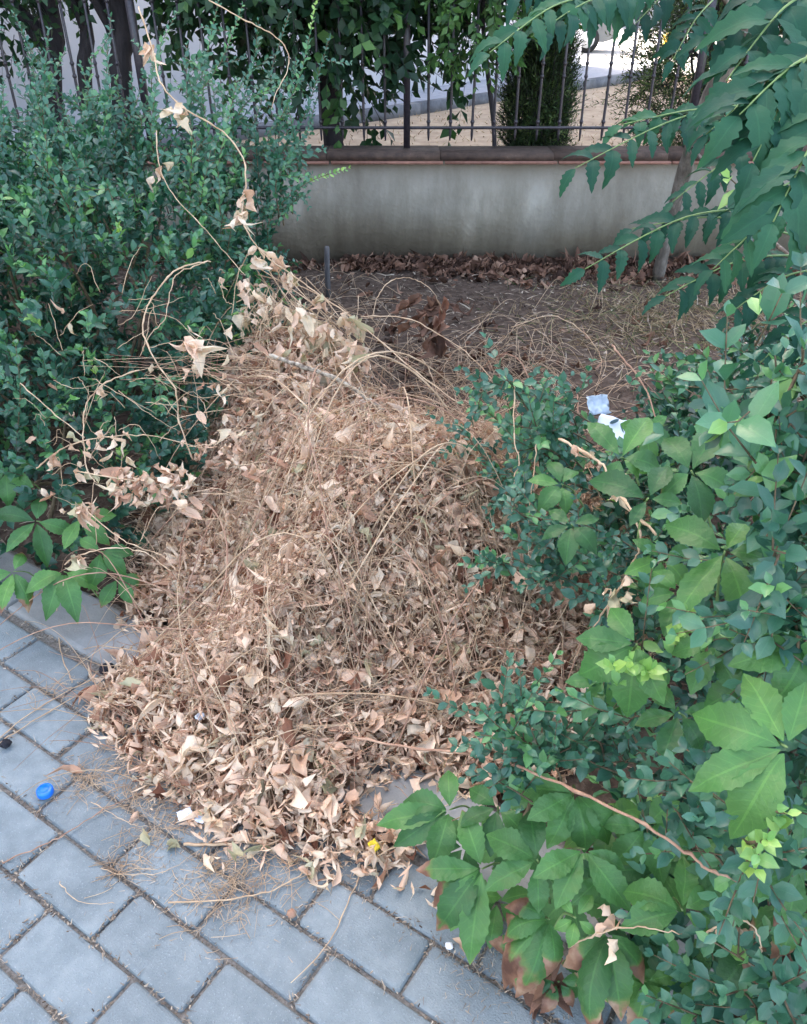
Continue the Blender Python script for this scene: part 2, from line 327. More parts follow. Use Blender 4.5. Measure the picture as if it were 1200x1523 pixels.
T_thuja = [leaf_T(2, 1, oval(.07 + .03 * k, .5), 0, .4 * (k - 1), twist=1.0 * (k - 1), seed=k) for k in range(3)]
T_crown = [leaf_T(2, 2, oval(.27, .4), .2, .3, seed=k) for k in range(2)]
T_blade = [leaf_T(3, 1, lambda t, i: .03 * (1 - t) + .003, 0, .6 * k) for k in range(2)]
T_chip = [leaf_T(1, 1, lambda t, i: .2, 0, 0), leaf_T(2, 1, lambda t, i: .05 * (1.2 - t), 0, .25)]
def twig_T():
    v = []; al = []
    for i in range(3):
        for j in range(3):
            r = .5 * (1 - .6 * i / 2); a = j * 2.094; v.append((r * math.cos(a), i / 2, r * math.sin(a))); al.append(i / 2)
    q = [(i * 3 + j, i * 3 + (j + 1) % 3, (i + 1) * 3 + (j + 1) % 3, (i + 1) * 3 + j) for i in range(2) for j in range(3)]
    return np.array(v), np.array(q), np.zeros(9), np.array(al)
T_twig = twig_T()
def random_frames(N, g, tilt=1.0, up=np.array([0, 0, 1.])):
    D = g.normal(size=(N, 3)); U = up + g.normal(size=(N, 3)) * tilt
    return frames(D - up * (np.sum(D * up, 1, keepdims=True)) * .6, U)
def part_from_T(T, rnd, scorch, mat, name):
    a = Acc(); a.inst(T, np.zeros((1, 3)), np.array([[1., 0, 0]]), np.array([[0, 1., 0]]), np.array([[0, 0, 1.]]), np.array([1.]), np.array([rnd]), np.array([scorch]))
    me = a.mesh(name, True); me.materials.append(mat); return me
def place_part(me, name, parent, pos, X, Y, Z, sc):
    o = bpy.data.objects.new(name, me); COL.objects.link(o)
    sc = np.broadcast_to(sc, (3,))
    Mx = Matrix(((X[0]*sc[0], Y[0]*sc[1], Z[0]*sc[2], pos[0]), (X[1]*sc[0], Y[1]*sc[1], Z[1]*sc[2], pos[1]), (X[2]*sc[0], Y[2]*sc[1], Z[2]*sc[2], pos[2]), (0, 0, 0, 1)))
    o.parent = parent
    # every parent here is an unrotated, unscaled object: subtract the chain's locations
    l = Vector((0, 0, 0)); p = parent
    while p: l += p.location; p = p.parent
    Mx.translation -= l
    o.matrix_local = Mx
    return o

# ================================================================ PAVEMENT
U0, WC = -.4713 * CAMH, .07907 * CAMH      # joint lines: n.P = U0 + k*WC
AN = R(236.65); nv = np.array([math.cos(AN), math.sin(AN)]); tv = np.array([-nv[1], nv[0]])
PERIOD = 2.035 * WC
def lat(k, s): p = nv * (U0 + k * WC) + tv * s * WC; return p       # lattice -> xy
RZ = math.atan2(tv[1], tv[0])
def ground_sheet(name, poly, z, mat):
    a = Acc(); me = bpy.data.meshes.new(name); me.from_pydata([(p[0], p[1], z) for p in poly], [], [tuple(range(len(poly)))]); me.materials.append(mat)
    o = bpy.data.objects.new(name, me); COL.objects.link(o); tag(o, kind='structure'); return o
big = 420
ground_sheet('ground', [(-big, -big), (big, -big), (big, big), (-big, big)], -.09, M['street'])
pave = ground_sheet('pavement', [lat(-1.25, -60), lat(-1.25, 60), lat(60, 60), lat(60, -60)], -.0085, M['joint'])
def paver_mesh(L, W, H, c, bev, seed):
    g = np.random.default_rng(seed)
    def ring(inset, z):
        hx, hy = L / 2 - inset, W / 2 - inset; cc = c
        return [(-hx + cc, -hy, z), (hx - cc, -hy, z), (hx, -hy + cc, z), (hx, hy - cc, z), (hx - cc, hy, z), (-hx + cc, hy, z), (-hx, hy - cc, z), (-hx, -hy + cc, z)]
    v = ring(0, -H) + ring(0, -bev) + ring(bev * .45, -bev * .3) + ring(bev * 1.4, 0)
    v = [(x + g.normal() * .0005, y + g.normal() * .0005, z) for x, y, z in v]
    f = [tuple((r * 8 + j, r * 8 + (j + 1) % 8, (r + 1) * 8 + (j + 1) % 8, (r + 1) * 8 + j)) for r in range(3) for j in range(8)] + [tuple(range(24, 32))]
    me = bpy.data.meshes.new('paver'); me.from_pydata(v, [], f); me.materials.append(M['paver']); return me
PM = [paver_mesh(PERIOD - .0065, WC - .0065, .05, .005, .0055, k) for k in range(5)]
phase = {-1: -12.78, 0: -13.54, 1: -12.78, 2: -12.0, 3: -10.99, 4: -12.3, 5: -11.4, 6: -12.9}
np_ = 0
for k in range(-1, 14):
    ph = phase.get(k, -13 + (k * .77) % 2)
    for j in range(-6, 14):
        s = ph + 2.035 * j; c = lat(k + .5, s + 1.0175)
        if not (-1.75 < c[0] < 1.35 and -.25 < c[1] < 2.6): continue
        if np_ >= 298: continue
        np_ += 1
        o = bpy.data.objects.new('paver', PM[random.randrange(5)]); COL.objects.link(o); o.parent = pave
        o.location = (c[0] + random.gauss(0, .0008), c[1] + random.gauss(0, .0008), random.gauss(0, .0012))
        o.rotation_euler = (random.gauss(0, .006), random.gauss(0, .006), RZ + random.gauss(0, .004) + random.choice((0, math.pi)))
# kerb: long flat stones behind the edge course
kerb = ground_sheet('kerb', [lat(-3.4, -60), lat(-3.4, 60), lat(-1.2, 60), lat(-1.2, -60)], -.02, M['joint'])
b1 = at_z(121, 882)[:2]; b2 = at_z(195, 914)[:2]
kb = (np.dot((b1 + b2) / 2, nv) - U0) / WC      # back line of the kerb in lattice units
kj = np.dot(at_z(28, 895)[:2], tv) / WC
KF, KBk = -1.17, min(-2.3, kb)
KL = 5.2
for j in range(-6, 9):
    s0 = kj + j * KL; c = lat((KF + KBk) / 2, s0 + KL / 2)
    a = Acc(); Lk, Wk, Hk = KL * WC - .007, (KF - KBk) * WC - .004, .16; top = .010
    def kr(i, z): return [(-Lk/2+i, -Wk/2+i, z), (Lk/2-i, -Wk/2+i, z), (Lk/2-i, Wk/2-i, z), (-Lk/2+i, Wk/2-i, z)]
    v = kr(0, -.15) + kr(0, top - .008) + kr(.003, top - .002) + kr(.01, top)
    me = bpy.data.meshes.new('kerb_stone'); me.from_pydata(v, [], [(r*4+q, r*4+(q+1) % 4, (r+1)*4+(q+1) % 4, (r+1)*4+q) for r in range(3) for q in range(4)] + [(12, 13, 14, 15)])
    me.materials.append(M['kerb']); o = bpy.data.objects.new('kerb_stone', me); COL.objects.link(o); o.parent = kerb
    o.location = (c[0], c[1], random.gauss(0, .0012)); o.rotation_euler = (0, 0, RZ + random.gauss(0, .002))
# grit, seeds and straw bits lodged in the joints
g = np.random.default_rng(3); gp = []
for k in range(-1, 9):
    n = 900 if k in (-1, 0) else 620
    s = g.uniform(-18, 3, n); kk = k + g.normal(0, .05 if k > 0 else .06, n); 
    if k == -1: kk -= .16
    dens = vnoise(s * .3, kk * 3) > -.15
    P = nv[None] * (U0 + kk[:, None] * WC) + tv[None] * (s * WC)[:, None]; gp.append(P[dens])
for k in range(-1, 9):
    ph = phase.get(k, -13 + (k * .77) % 2)
    for j in range(-2, 9):
        n = g.integers(10, 60); s = ph + 2.035 * j + g.normal(0, .05, n); kk = k + g.uniform(0, 1, n)
        gp.append(nv[None] * (U0 + kk[:, None] * WC) + tv[None] * (s * WC)[:, None])
# scattered crumbs and three heaps of sweepings
n = 900; P = np.stack([g.uniform(-1.1, .6, n), g.uniform(.4, 1.7, n)], 1); gp.append(P)
for (hx, hy, n, sd_) in ((120, 1160, 500, .03), (210, 1175, 500, .035), (330, 1330, 700, .045), (190, 1285, 350, .025), (300, 1290, 500, .05), (520, 1300, 300, .04), (720, 1440, 500, .045), (230, 1230, 300, .04)):
    c = at_z(hx, hy)[:2]; gp.append(c + g.normal(0, sd_, (n, 2)))
gp = np.concatenate(gp); d_ = gp @ nv / WC - U0 / WC; gp = gp[d_ > -1.35]
n = len(gp); pos = np.column_stack([gp, g.uniform(-.004, .0035, n)])
a = Acc(); X, Y, Z = random_frames(n, g, .5)
half = n * 6 // 10
a.inst(T_chip[0], pos[:half], X[:half], Y[:half], Z[:half], g.uniform(.002, .0065, half), g.uniform(.0, 1, half) ** .8)
perm = g.permutation(n)[:n * 6 // 10]
a.inst(T_chip[1], pos[perm] + [0, 0, .002], X[perm], Y[perm], Z[perm], g.uniform(.004, .016, len(perm)) * np.array([.5, 1, 1])[None].repeat(len(perm), 0).T[1], g.uniform(.45, 1, len(perm)))
tag(a.build('grit', M['chips']), 'brown grit and straw crumbs in the joints between the blue-grey pavers', 'grit', kind='stuff')

# ================================================================ GARDEN BED, WALL, FENCE
def grid_sheet(name, x0, x1, y0, y1, nx, ny, hfun, mat, mask=None):
    xs = np.linspace(x0, x1, nx); ys = np.linspace(y0, y1, ny); XX, YY = np.meshgrid(xs, ys)
    V = np.stack([XX, YY, hfun(XX, YY)], -1).reshape(-1, 3)
    i, j = np.meshgrid(np.arange(ny - 1), np.arange(nx - 1), indexing='ij'); b = (i * nx + j).ravel()
    Q = np.stack([b, b + 1, b + nx + 1, b + nx], 1)
    if mask is not None:
        k = mask(V[:, 0], V[:, 1]); Q = Q[k[Q].all(1)]
    a = Acc(); a.raw(V, Q); return a.build(name, mat, smooth=True)
WALLY = 4.68
def bed_h(x, y):
    k = (x * nv[0] + y * nv[1] - U0) / WC
    return .004 - .03 * sstep(KBk - 1, KBk, k) - .16 * sstep(KBk, KBk + .7, k) + .012 * vnoise(x, y, 2.2) - .012 * sstep(3.6, 4.6, y) + .0 * y
bed = grid_sheet('garden_bed', -4.2, 4.2, -.6, WALLY + .05, 300, 190, bed_h, M['soil'], mask=lambda x, y: (x * nv[0] + y * nv[1] - U0) / WC < KBk + .8)
tag(bed, kind='structure')
wall = empty('garden_wall', (0, WALLY, 0), 'low grey plastered garden wall with water stains and brown coping, behind the bare soil', 'wall')
a = Acc(); a.box((0, WALLY + .11, .25), (12, .22, .606)); a.build('wall_face', M['plaster'], wall)
x = -6.0
while x < 6:
    L = .62
    a = Acc(); a.box((x + L / 2, WALLY + .11, .572), (L - .003, .26, .034), 0, .5); o = a.build('coping_stone', M['coping'], wall); o.location.z += random.gauss(0, .001)
    a = Acc(); a.box((x + L / 2 + .02, WALLY - .018, .5445), (L - .012, .05, .013), 0, .5); a.build('lip_tile', M['lip'], wall)
    x += L
fence = empty('iron_fence', (0, WALLY + .14, .6), 'black wrought iron fence with spiked bars on top of the garden wall', 'fence')
FY = WALLY + .14
def bar_mesh():
    a = Acc(); a.tube([(0, 0, -.035), (0, 0, 0), (0, 0, .30), (0, 0, .86)], [.004, .0075, .0075, .0075], 6)
    a.tube([(0, 0, .86), (0, 0, .875), (0, 0, .90), (0, 0, .96)], [.007, .014, .016, .001], 6)
    for z in (.06, .28, .34, .62): a.tube([(0, 0, z - .012), (0, 0, z), (0, 0, z + .012)], [.007, .0125, .007], 6)
    me = a.mesh('bar', True); me.materials.append(M['iron']); return me
BM = bar_mesh()
x = -4.6; i = 0
px_post = [(605 - 600) / F * 4.3]
postx = [px_post[0] + d for d in (-4.25, -2.84, -1.42, 0, 1.56, 2.98, 4.4)]
xs = []
for p0, p1 in zip(postx[:-1], postx[1:]):
    n = int(round((p1 - p0) / .119)); xs += list(np.linspace(p0, p1, n + 1)[1:-1])
for x in xs:
    o = bpy.data.objects.new('bar', BM); COL.objects.link(o); o.parent = fence; o.location = (x, 0, .085 - .6 + .6); o.rotation_euler = (random.gauss(0, .008), random.gauss(0, .008), random.random())
    o.location = (x, 0, .065)
for p in postx:
    a = Acc(); a.box((p, FY, 1.06), (.036, .036, .93)); a.box((p, FY, 1.535), (.05, .05, .02)); a.build('post', M['iron'], fence)
for z in (.695, 1.43):
    a = Acc(); a.box((.06, FY, z), (8.7, .016, .014)); a.build('rail', M['iron'], fence)

# ================================================================ BEYOND THE FENCE
def lawn_h(x, y): return -.03 + .03 * vnoise(x, y, .6)
lawn = grid_sheet('lawn', -9, 16, WALLY + .2, 34, 120, 120, lambda x, y: -.02 + .02 * vnoise(x, y, .5), M['lawn'],
                  mask=lambda x, y: y < 18.3 - .62 * (x - 4.2) * (x > 4.2) + 0)
tag(lawn, kind='structure')
w0 = at_z(615, 137)[:2]; w1 = at_z(862, 99)[:2]; wd = (w1 - w0) / np.linalg.norm(w1 - w0); wn = np.array([wd[1], -wd[0]])
pk0 = at_z(620, 166)[:2]; pk1 = at_z(880, 128)[:2]; pk2 = at_z(965, 114)[:2]
pdir = (pk1 - pk0) / np.linalg.norm(pk1 - pk0)
left_end = pk0 - pdir * 14
ground_sheet('path', [tuple(left_end - wn * 0), tuple(pk0), tuple(pk1), tuple(pk2), tuple(w1 + wd * 1.5 + wn * 1.0), tuple(w1 + wd * 1.5 - wn), tuple(w0 - wd * 13 - wn)], .03, M['path'])
a = Acc()
edge = empty('path_edging', (*pk0, 0), 'dark grey edging kerb curving along the path beyond the fence', 'kerb')
for q0, q1 in ((left_end, pk0), (pk0, pk1), (pk1, pk2)):
    L = np.linalg.norm(q1 - q0); nseg = max(1, int(L / 1.0)); an = math.atan2(*(q1 - q0)[::-1])
    for i in range(nseg):
        c = q0 + (q1 - q0) * (i + .5) / nseg; a = Acc(); a.box((c[0], c[1], .03), (L / nseg - .015, .14, .16), an); a.build('edging_stone', M['darkkerb'], edge)
ground_sheet('street', [tuple(w1 + wd * 1.5 + wn * -30), (3.0, 40), (60, 40), (60, 15.5), tuple(pk2 + np.array([2.5, .3])), tuple(pk2 + np.array([0, .35]))], .012, M['street'])
bl = 24.0; bdp = 9.0; bh = 11.5
bld = empty('white_building', (*w0, 0), 'white rendered building standing beyond the fence and the path', 'building')
q0 = w1 - wd * bl; cen = (q0 + w1) / 2 - wn * bdp / 2; an = math.atan2(wd[1], wd[0])
a = Acc(); a.box((cen[0], cen[1], bh / 2), (bl, bdp, bh), an); a.build('wall', M['white'], bld)
a = Acc(); a.box((cen[0], cen[1], bh + .16), (bl + .8, bdp + .8, .3), an); a.build('roof', M['darkkerb'], bld)
for fl in range(3):
    for i in range(8):
        c = w1 - wd * (1.6 + i * 2.9) + wn * .0
        a = Acc(); a.box((c[0], c[1], 3.0 + fl * 3.1), (1.35, .12, 1.5), an); o = a.build('window', M['frame'], bld)
        for sgn in (-1, 1):
            cc = c + wd * sgn * .32 + wn * .045
            a = Acc(); a.box((cc[0], cc[1], 3.0 + fl * 3.1), (.58, .06, 1.36), an); a.build('pane', M['glass'], o, loc=np.array(bld.location))
a = Acc()
# far buildings across the street
for (x0, y0, L, H, lab) in ((2, 46, 17, 9, 'pale apartment block far across the sunlit street, behind the silver car'), (26, 50, 18, 7, 'lower pale building far across the street at the right, mostly behind trees')):
    e = empty('far_building', (x0, y0, 0), lab, 'building'); a = Acc(); a.box((x0 + L / 2, y0 + 4, H / 2), (L, 8, H)); a.build('wall', M['terrace'], e)
    a = Acc(); a.box((x0 + L / 2, y0 + 4, H + .12), (L + .5, 8.5, .25)); a.build('roof', M['darkkerb'], e)
    for i in range(int(L / 2.4)):
        for f in range(int(H // 3)):
            a = Acc(); a.box((x0 + 1.4 + i * 2.4, y0 - .01, 1.7 + f * 3), (1.1, .1, 1.3)); a.build('window', M['glass'], e)
# parked car, its tail showing past the building corner
def car(x_end, y, L=4.3):
    e = empty('parked_car', (x_end - L / 2, y, 0), 'silver parked car on the sunlit street past the white building', 'car')
    prof = [(0, .35), (.02, .62), (.12, .82), (.75, .92), (1.25, 1.36), (1.7, 1.45), (2.9, 1.43), (3.55, 1.0), (4.15, .93), (4.28, .75), (4.3, .38), (3.95, .28), (3.85, .28), (.6, .28), (.3, .28)]
    a = Acc(); n = len(prof); V = []
    for k, (dy, sc) in enumerate(((-.82, .0), (-.74, 1), (.74, 1), (.82, 0))):
        for (px, pz) in prof:
            inset = 0
            V.append((x_end - L + px, y + dy * (1 - (.16 if pz > .95 and abs(dy) > .8 else 0)), pz - (0.03 if sc == 0 else 0)))
    Q = [(k * n + i, k * n + (i + 1) % n, (k + 1) * n + (i + 1) % n, (k + 1) * n + i) for k in range(3) for i in range(n)]
    a.raw(V, Q); c0 = len(V)
    for k in (0, 3):
        base = [V[k * n + i] for i in range(n)]; m = np.mean(base, 0); a.raw(base + [tuple(m)], None, [(i, (i + 1) % n, n) for i in range(n)])
    a.build('body', M['carpaint'], e)
    for sy in (-.79, .79):
        a = Acc(); a.raw([(x_end - L + px, y + sy * .9, pz) for px, pz in ((1.0, .95), (1.4, 1.3), (2.8, 1.33), (3.35, 1.0))] , [(0, 1, 2, 3)]); a.v[0][:, 1] = y + sy * .9 + (-.02 if sy < 0 else .02); a.build('side_window', M['glass'], e)
        for wx in (.8, 3.5):
            t = Acc(); t.tube([(x_end - L + wx, y + sy - .1, .31), (x_end - L + wx, y + sy + .1, .31)], .31, 18); wo = t.build('wheel', M['tyre'], e)
            t = Acc(); t.tube([(x_end - L + wx, y + sy - .115, .31), (x_end - L + wx, y + sy + .115, .31)], .19, 12); t.build('rim', M['frame'], wo, loc=np.array(e.location))
    a = Acc(); a.box((x_end - .02, y, .45), (.08, 1.5, .14)); a.build('bumper', M['tyre'], e)
    a = Acc(); a.box((x_end - .03, y - .6, .72), (.06, .3, .14)); a.build('headlight', M['frame'], e)
pc = at_z(916, 79.5); car(pc[0], pc[1] + .8)
pb = at_z(991, 87)
e = empty('litter_bin', pb, 'small yellow litter bin at the far kerb, seen through the fence bars', 'bin')
a = Acc(); a.tube([pb + [0, 0, .12], pb + [0, 0, .16], pb + [0, 0, .45]], [.10, .13, .15], 12); a.build('container', M['binyellow'], e)
a = Acc(); a.tube([pb + [0, 0, .452], pb + [0, 0, .48], pb + [0, 0, .52]], [.165, .15, .06], 12); a.build('lid', M['binyellow'], e)
a = Acc(); a.tube([pb, pb + [0, 0, .12]], .03, 8); a.build('post', M['iron'], e)
# dry grass blades on the lawn
g = np.random.default_rng(9); n = 9000
P = np.column_stack([g.uniform(-5, 9, n), g.uniform(WALLY + .3, 17, n), np.full(n, -.02)])
e0, dd = pk0, np.array([pdir[1], -pdir[0]]); keep = ((P[:, :2] - e0) @ dd > .1); P = P[keep]; n = len(P)
D = np.column_stack([g.normal(0, .8, n), g.normal(0, .8, n), np.full(n, .7)]); X, Y, Z = frames(D, g.normal(size=(n, 3)))
a = Acc(); a.inst(T_blade[1], P, X, Y, Z, np.column_stack([g.uniform(.12, .25, n), g.uniform(.03, .07, n), g.uniform(.03, .06, n)]), g.uniform(0, 1, n))
tag(a.build('dry_grass', M['hay']), 'straw-coloured dry grass on the lawn beyond the fence', 'grass', kind='stuff')

# ================================================================ SHRUB / FOLIAGE GENERATOR
def ell_points(E, N, g, rlo=.7, rhi=1.04, zmin=.02, inner=.72, expo=1.0):
    E = np.array(E, float); wts = E[:, 3] * E[:, 5] + E[:, 4] * E[:, 5] + E[:, 3] * E[:, 4]; wts /= wts.sum(); out = []; nn = []
    tot = 0
    while tot < N:
        k = g.choice(len(E), N, p=wts); d = nrm(g.normal(size=(N, 3))); r = rlo + (rhi - rlo) * g.uniform(0, 1, N) ** expo
        r = r * (1 + .07 * np.sin(d[:, 0] * 7 + k) * np.sin(d[:, 2] * 6 + 1.3 * k) + .05 * np.sin(d[:, 1] * 13))
        p = E[k, :3] + d * E[k, 3:6] * r[:, None]
        ok = p[:, 2] > zmin
        for i in range(len(E)):
            q = np.linalg.norm((p - E[i, :3]) / E[i, 3:6], axis=1); ok &= (q > inner) | (k == i)
        out.append(p[ok]); nn.append(nrm(d / E[k, 3:6])[ok]); tot += ok.sum()
    return np.concatenate(out)[:N], np.concatenate(nn)[:N]
def twig_leaves(P, D, g, L, pairs, leaf, spread=.9, rlo=0., rhi=.88, newg=.05, jitter=.25, first=.1):
    """leaf arrays for N twigs"""
    N = len(P); D = nrm(D); A = nrm(np.cross(D, g.normal(size=(N, 3)))); B = np.cross(D, A); base = g.uniform(rlo, rhi, N); new = g.uniform(0, 1, N) < newg
    pos = []; dr = []; up = []; sc = []; rn = []
    for k in range(pairs):
        t = first + (1 - first) * k / max(1, pairs - 1); side = A if k % 2 else B
        for s in (-1, 1):
            keep = g.uniform(0, 1, N) < .93
            sp = spread * (1 - .55 * (k == pairs - 1))
            d = nrm(D + s * side * sp + g.normal(size=(N, 3)) * jitter)
            pos.append((P + D * (L * t)[:, None])[keep]); dr.append(d[keep]); up.append((D + np.array([0, 0, .8]) + g.normal(size=(N, 3)) * .3)[keep])
            sc.append((leaf * g.uniform(.7, 1.15, N) * (1 - .35 * t ** 3))[keep])
            r = base + g.uniform(-.12, .12, N) + .12 * t; r = np.where(new & (t > .55), g.uniform(.94, 1, N), np.clip(r, 0, .93)); rn.append(r[keep])
    return [np.concatenate(x) for x in (pos, dr, up, sc, rn)]
def foliage(thing, arrays, Ts, mat, g, nparts=300, name='leaf', stuff_name='foliage', wmul=1.0, key=None):
    pos, dr, up, sc, rn = arrays; N = len(pos); X, Y, Z = frames(dr, up)
    scp = np.column_stack([sc * wmul, sc, sc]); isp = np.zeros(N, bool)
    if nparts:
        v = pos - O; Zd = v[:, 1] * CP - v[:, 2] * SP; u = v[:, 0] / Zd * F + 600; vv = 761.5 - (v[:, 1] * SP + v[:, 2] * CP) / Zd * F
        inf = (u > 0) & (u < 1200) & (vv > 0) & (vv < 1523) & (Zd > .1)
        size = np.where(inf, sc / np.maximum(Zd, .2), 0); 
        if key is not None: size = size * key
        # nearest leaf of each small screen cell so that parts are leaves one can see
        cell = (u // 12).astype(int) * 1000 + (vv // 12).astype(int); order = np.argsort(Zd); _, first = np.unique(cell[order], return_index=True); vis = np.zeros(N, bool); vis[order[first]] = True
        size = np.where(vis, size, 0); pick = np.argsort(-size)[:nparts]; pick = pick[size[pick] > 0]; isp[pick] = True
        lib = {}
        for i in pick:
            ti = int(g.integers(len(Ts))); b = int(rn[i] * 12); kk = (ti, b)
            if kk not in lib: lib[kk] = part_from_T(Ts[ti], (b + .5) / 12, 0, mat, name)
            place_part(lib[kk], name, thing, pos[i], X[i], Y[i], Z[i], scp[i])
    a = Acc(); sel = g.integers(0, len(Ts), N)
    for k, T in enumerate(Ts):
        m = (sel == k) & ~isp; a.inst(T, pos[m], X[m], Y[m], Z[m], scp[m], rn[m])
    return tag(a.build(stuff_name, mat, thing, smooth=True), kind='stuff')
def twigs(thing, P, D, L, rad, mat, g, name='twigs', extra=None):
    N = len(P); X, Y, Z = frames(D, g.normal(size=(N, 3))); a = Acc()
    a.inst(T_twig, P, X, Y, Z, np.column_stack([rad, L, rad]), g.uniform(0, 1, N))
    if extra: 
        for pts, r in extra: a.tube(pts, np.linspace(r, r * .5, len(pts)), 5)
    return tag(a.build(name, mat, thing), kind='stuff')
def cat(*arrs): return [np.concatenate(z) for z in zip(*arrs)]
def path_leaves(path, g, leaf, step=.02, spread=.9, rnd=(.2, .85), tipnew=0.0, lf=None, start=0.1):
    seg = np.linalg.norm(np.diff(path, axis=0), axis=1); cum = np.concatenate([[0], np.cumsum(seg)]); T = cum[-1]; n = max(2, int(T / step))
    s = np.linspace(start * T, T, n); P = np.column_stack([np.interp(s, cum, path[:, i]) for i in range(3)]); tg = nrm(np.gradient(P, axis=0))
    A = nrm(np.cross(tg, g.normal(size=3))); B = np.cross(tg, A); out = [[], [], [], [], []]
    b = g.uniform(*rnd)
    for i in range(n):
        side = A[i] if i % 2 else B[i]; t = s[i] / T
        for sg in (-1, 1):
            out[0].append(P[i]); out[1].append(tg[i] + sg * side * spread + g.normal(size=3) * .2); out[2].append(tg[i] * .6 + np.array([0, 0, .8]) + nrm(O - P[i]) * .7 + g.normal(size=3) * .3)
            out[3].append(leaf * g.uniform(.75, 1.1) * (1 - .4 * t ** 4)); out[4].append(g.uniform(.93, 1) if t > 1 - tipnew else np.clip(b + g.uniform(-.15, .15), 0, .92))
    return [np.array(x) for x in out]

CLEAR = []
def clear_of(arr):
    pos = arr[0]; v = pos - O; Zd = v[:, 1] * CP - v[:, 2] * SP; u = v[:, 0] / Zd * F + 600; w_ = 761.5 - (v[:, 1] * SP + v[:, 2] * CP) / Zd * F
    keep = np.ones(len(pos), bool)
    for (jx, jy, Zc, r) in CLEAR: keep &= ~((np.hypot(u - jx, w_ - jy) < r) & (Zd < Zc + .035) & ((arr[4] < .935) if len(arr) > 4 else True))
    return [x[keep] for x in arr]
def hedge(name, label, base, E, ntw, leaf, g, pairs=6, Lr=(.08, .17), shoots=(), roots=(), rlo=.72, newg=.05, expo=.7, nparts=300, cat_='hedge', crange=(0, .88)):
    th = empty(name, base, label, cat_)
    P, Nn = ell_points(E, ntw, g, rlo, 1.03, expo=expo)
    D = nrm(Nn * .8 + np.array([0, 0, .55]) + g.normal(size=P.shape) * .55); L = g.uniform(*Lr, len(P))
    sets = [twig_leaves(P, D, g, L, pairs, leaf, newg=newg, rlo=crange[0], rhi=crange[1])]; ex = []
    for (pts, lf, tn) in shoots:
        path = smooth_path(pts, 6); ex.append((path, .0022)); sets.append(path_leaves(path, g, lf, lf * .62, tipnew=tn, rnd=(.5, .9) if lf < .04 else (.86, .92)))
        m = len(path) // 2
        for q in range(4 if tn <= 1 else 0):
            i = int(g.integers(m // 2, len(path) - 2)); d = nrm(path[i + 1] - path[i] + g.normal(size=3) * .7); sub = np.array([path[i], path[i] + d * .05, path[i] + d * .10 + [0, 0, .01]]); ex.append((sub, .0012)); sets.append(path_leaves(sub, g, lf * .9, lf * .6, rnd=(.4, .88)))
    foliage(th, clear_of(cat(*sets)) if CLEAR else cat(*sets), T_priv, M['privet'], g, nparts)
    if CLEAR: P, D, L = clear_of([P + D * L[:, None], D, L]); P = P - D * L[:, None]
    twigs(th, P, D, L, g.uniform(.0016, .0026, len(P)), M['twigwood'], g)
    # main stems from the ground up into the hull
    a = Acc(); E_ = np.array(E)
    for i in range(26):
        e_ = E_[g.integers(len(E_))]; b = np.array([e_[0] + g.normal(0, e_[3] * .35), e_[1] + g.normal(0, e_[4] * .35), -.02]); d = nrm(g.normal(size=3) + np.array([0, 0, 1.4])); tip = e_[:3] + d * e_[3:6] * .9; tip[2] = max(tip[2], .15)
        md = (b + tip) / 2 + g.normal(size=3) * .05; a.tube(smooth_path([b, md, tip], 5), np.linspace(.009, .0025, 11), 5)
    for pts, r in ex:
        if CLEAR and len(clear_of([pts[len(pts) // 2:]])[0]) < .8 * len(pts[len(pts) // 2:]): continue
        a.tube(pts, np.linspace(r, r * .45, len(pts)), 4)
    tag(a.build('stems', M['twigwood'], th), kind='stuff')
    return th

# ---------------- left hedge
g = np.random.default_rng(21)
EL = [(-1.0, 2.42, .33, .50, .52, .48), (-1.75, 2.75, .36, .62, .55, .48), (-.98, 2.75, .50, .50, .45, .38), (-2.6, 3.3, .36, .7, .6, .52), (-1.05, 1.95, .16, .38, .28, .30), (-1.6, 3.1, .55, .55, .4, .36)]
sh = []
for (bx, by, tx, ty, Z0, Z1, lf, tn) in [(60, 250, 40, 70, 2.7, 2.75, .032, 0), (110, 250, 120, 95, 2.6, 2.7, .032, 0), (180, 240, 165, 25, 2.7, 2.7, .034, 0), (150, 260, 215, 110, 2.6, 2.6, .032, .0),
    (250, 260, 262, 20, 2.7, 2.75, .034, 0), (240, 250, 305, 90, 2.7, 2.7, .034, 0), (300, 260, 330, -20, 2.75, 2.8, .036, .0), (330, 260, 385, 60, 2.7, 2.7, .034, 0), (360, 250, 430, 20, 2.8, 2.8, .034, 0), (380, 250, 470, 0, 2.8, 2.7, .034, .15),
    (400, 260, 490, 55, 2.8, 2.8, .032, 0), (400, 280, 470, 150, 2.8, 2.8, .03, 0), (380, 300, 460, 190, 2.7, 2.7, .03, 0), (400, 330, 518, 250, 2.7, 2.7, .028, .3), (390, 310, 450, 290, 2.7, 2.65, .03, 0), (20, 300, 5, 120, 2.6, 2.6, .03, 0), (200, 200, 195, 110, 2.7, 2.7, .03, 0),
    (80, 220, 78, 140, 2.7, 2.75, .03, 0), (290, 230, 350, 120, 2.6, 2.6, .032, 0), (320, 230, 300, 140, 2.6, 2.6, .03, 0), (430, 240, 440, 90, 2.9, 2.9, .032, 0), (345, 200, 410, 130, 2.7, 2.6, .03, 0), (225, 200, 240, 60, 2.6, 2.6, .034, 0), (130, 180, 20, 20, 2.7, 2.7, .03, .0), (280, 170, 360, 10, 2.7, 2.7, .034, 0),
    (-20, 260, -30, 60, 2.6, 2.6, .032, 0), (60, 300, 92, 180, 2.5, 2.5, .03, 0)]:
    p0 = at_d(bx, by, Z0); p1 = at_d(tx, ty, Z1); m = (p0 + p1) / 2 + g.normal(size=3) * .03; sh.append(([p0 - [0, 0, .15], p0, m, p1], lf * .85, tn))
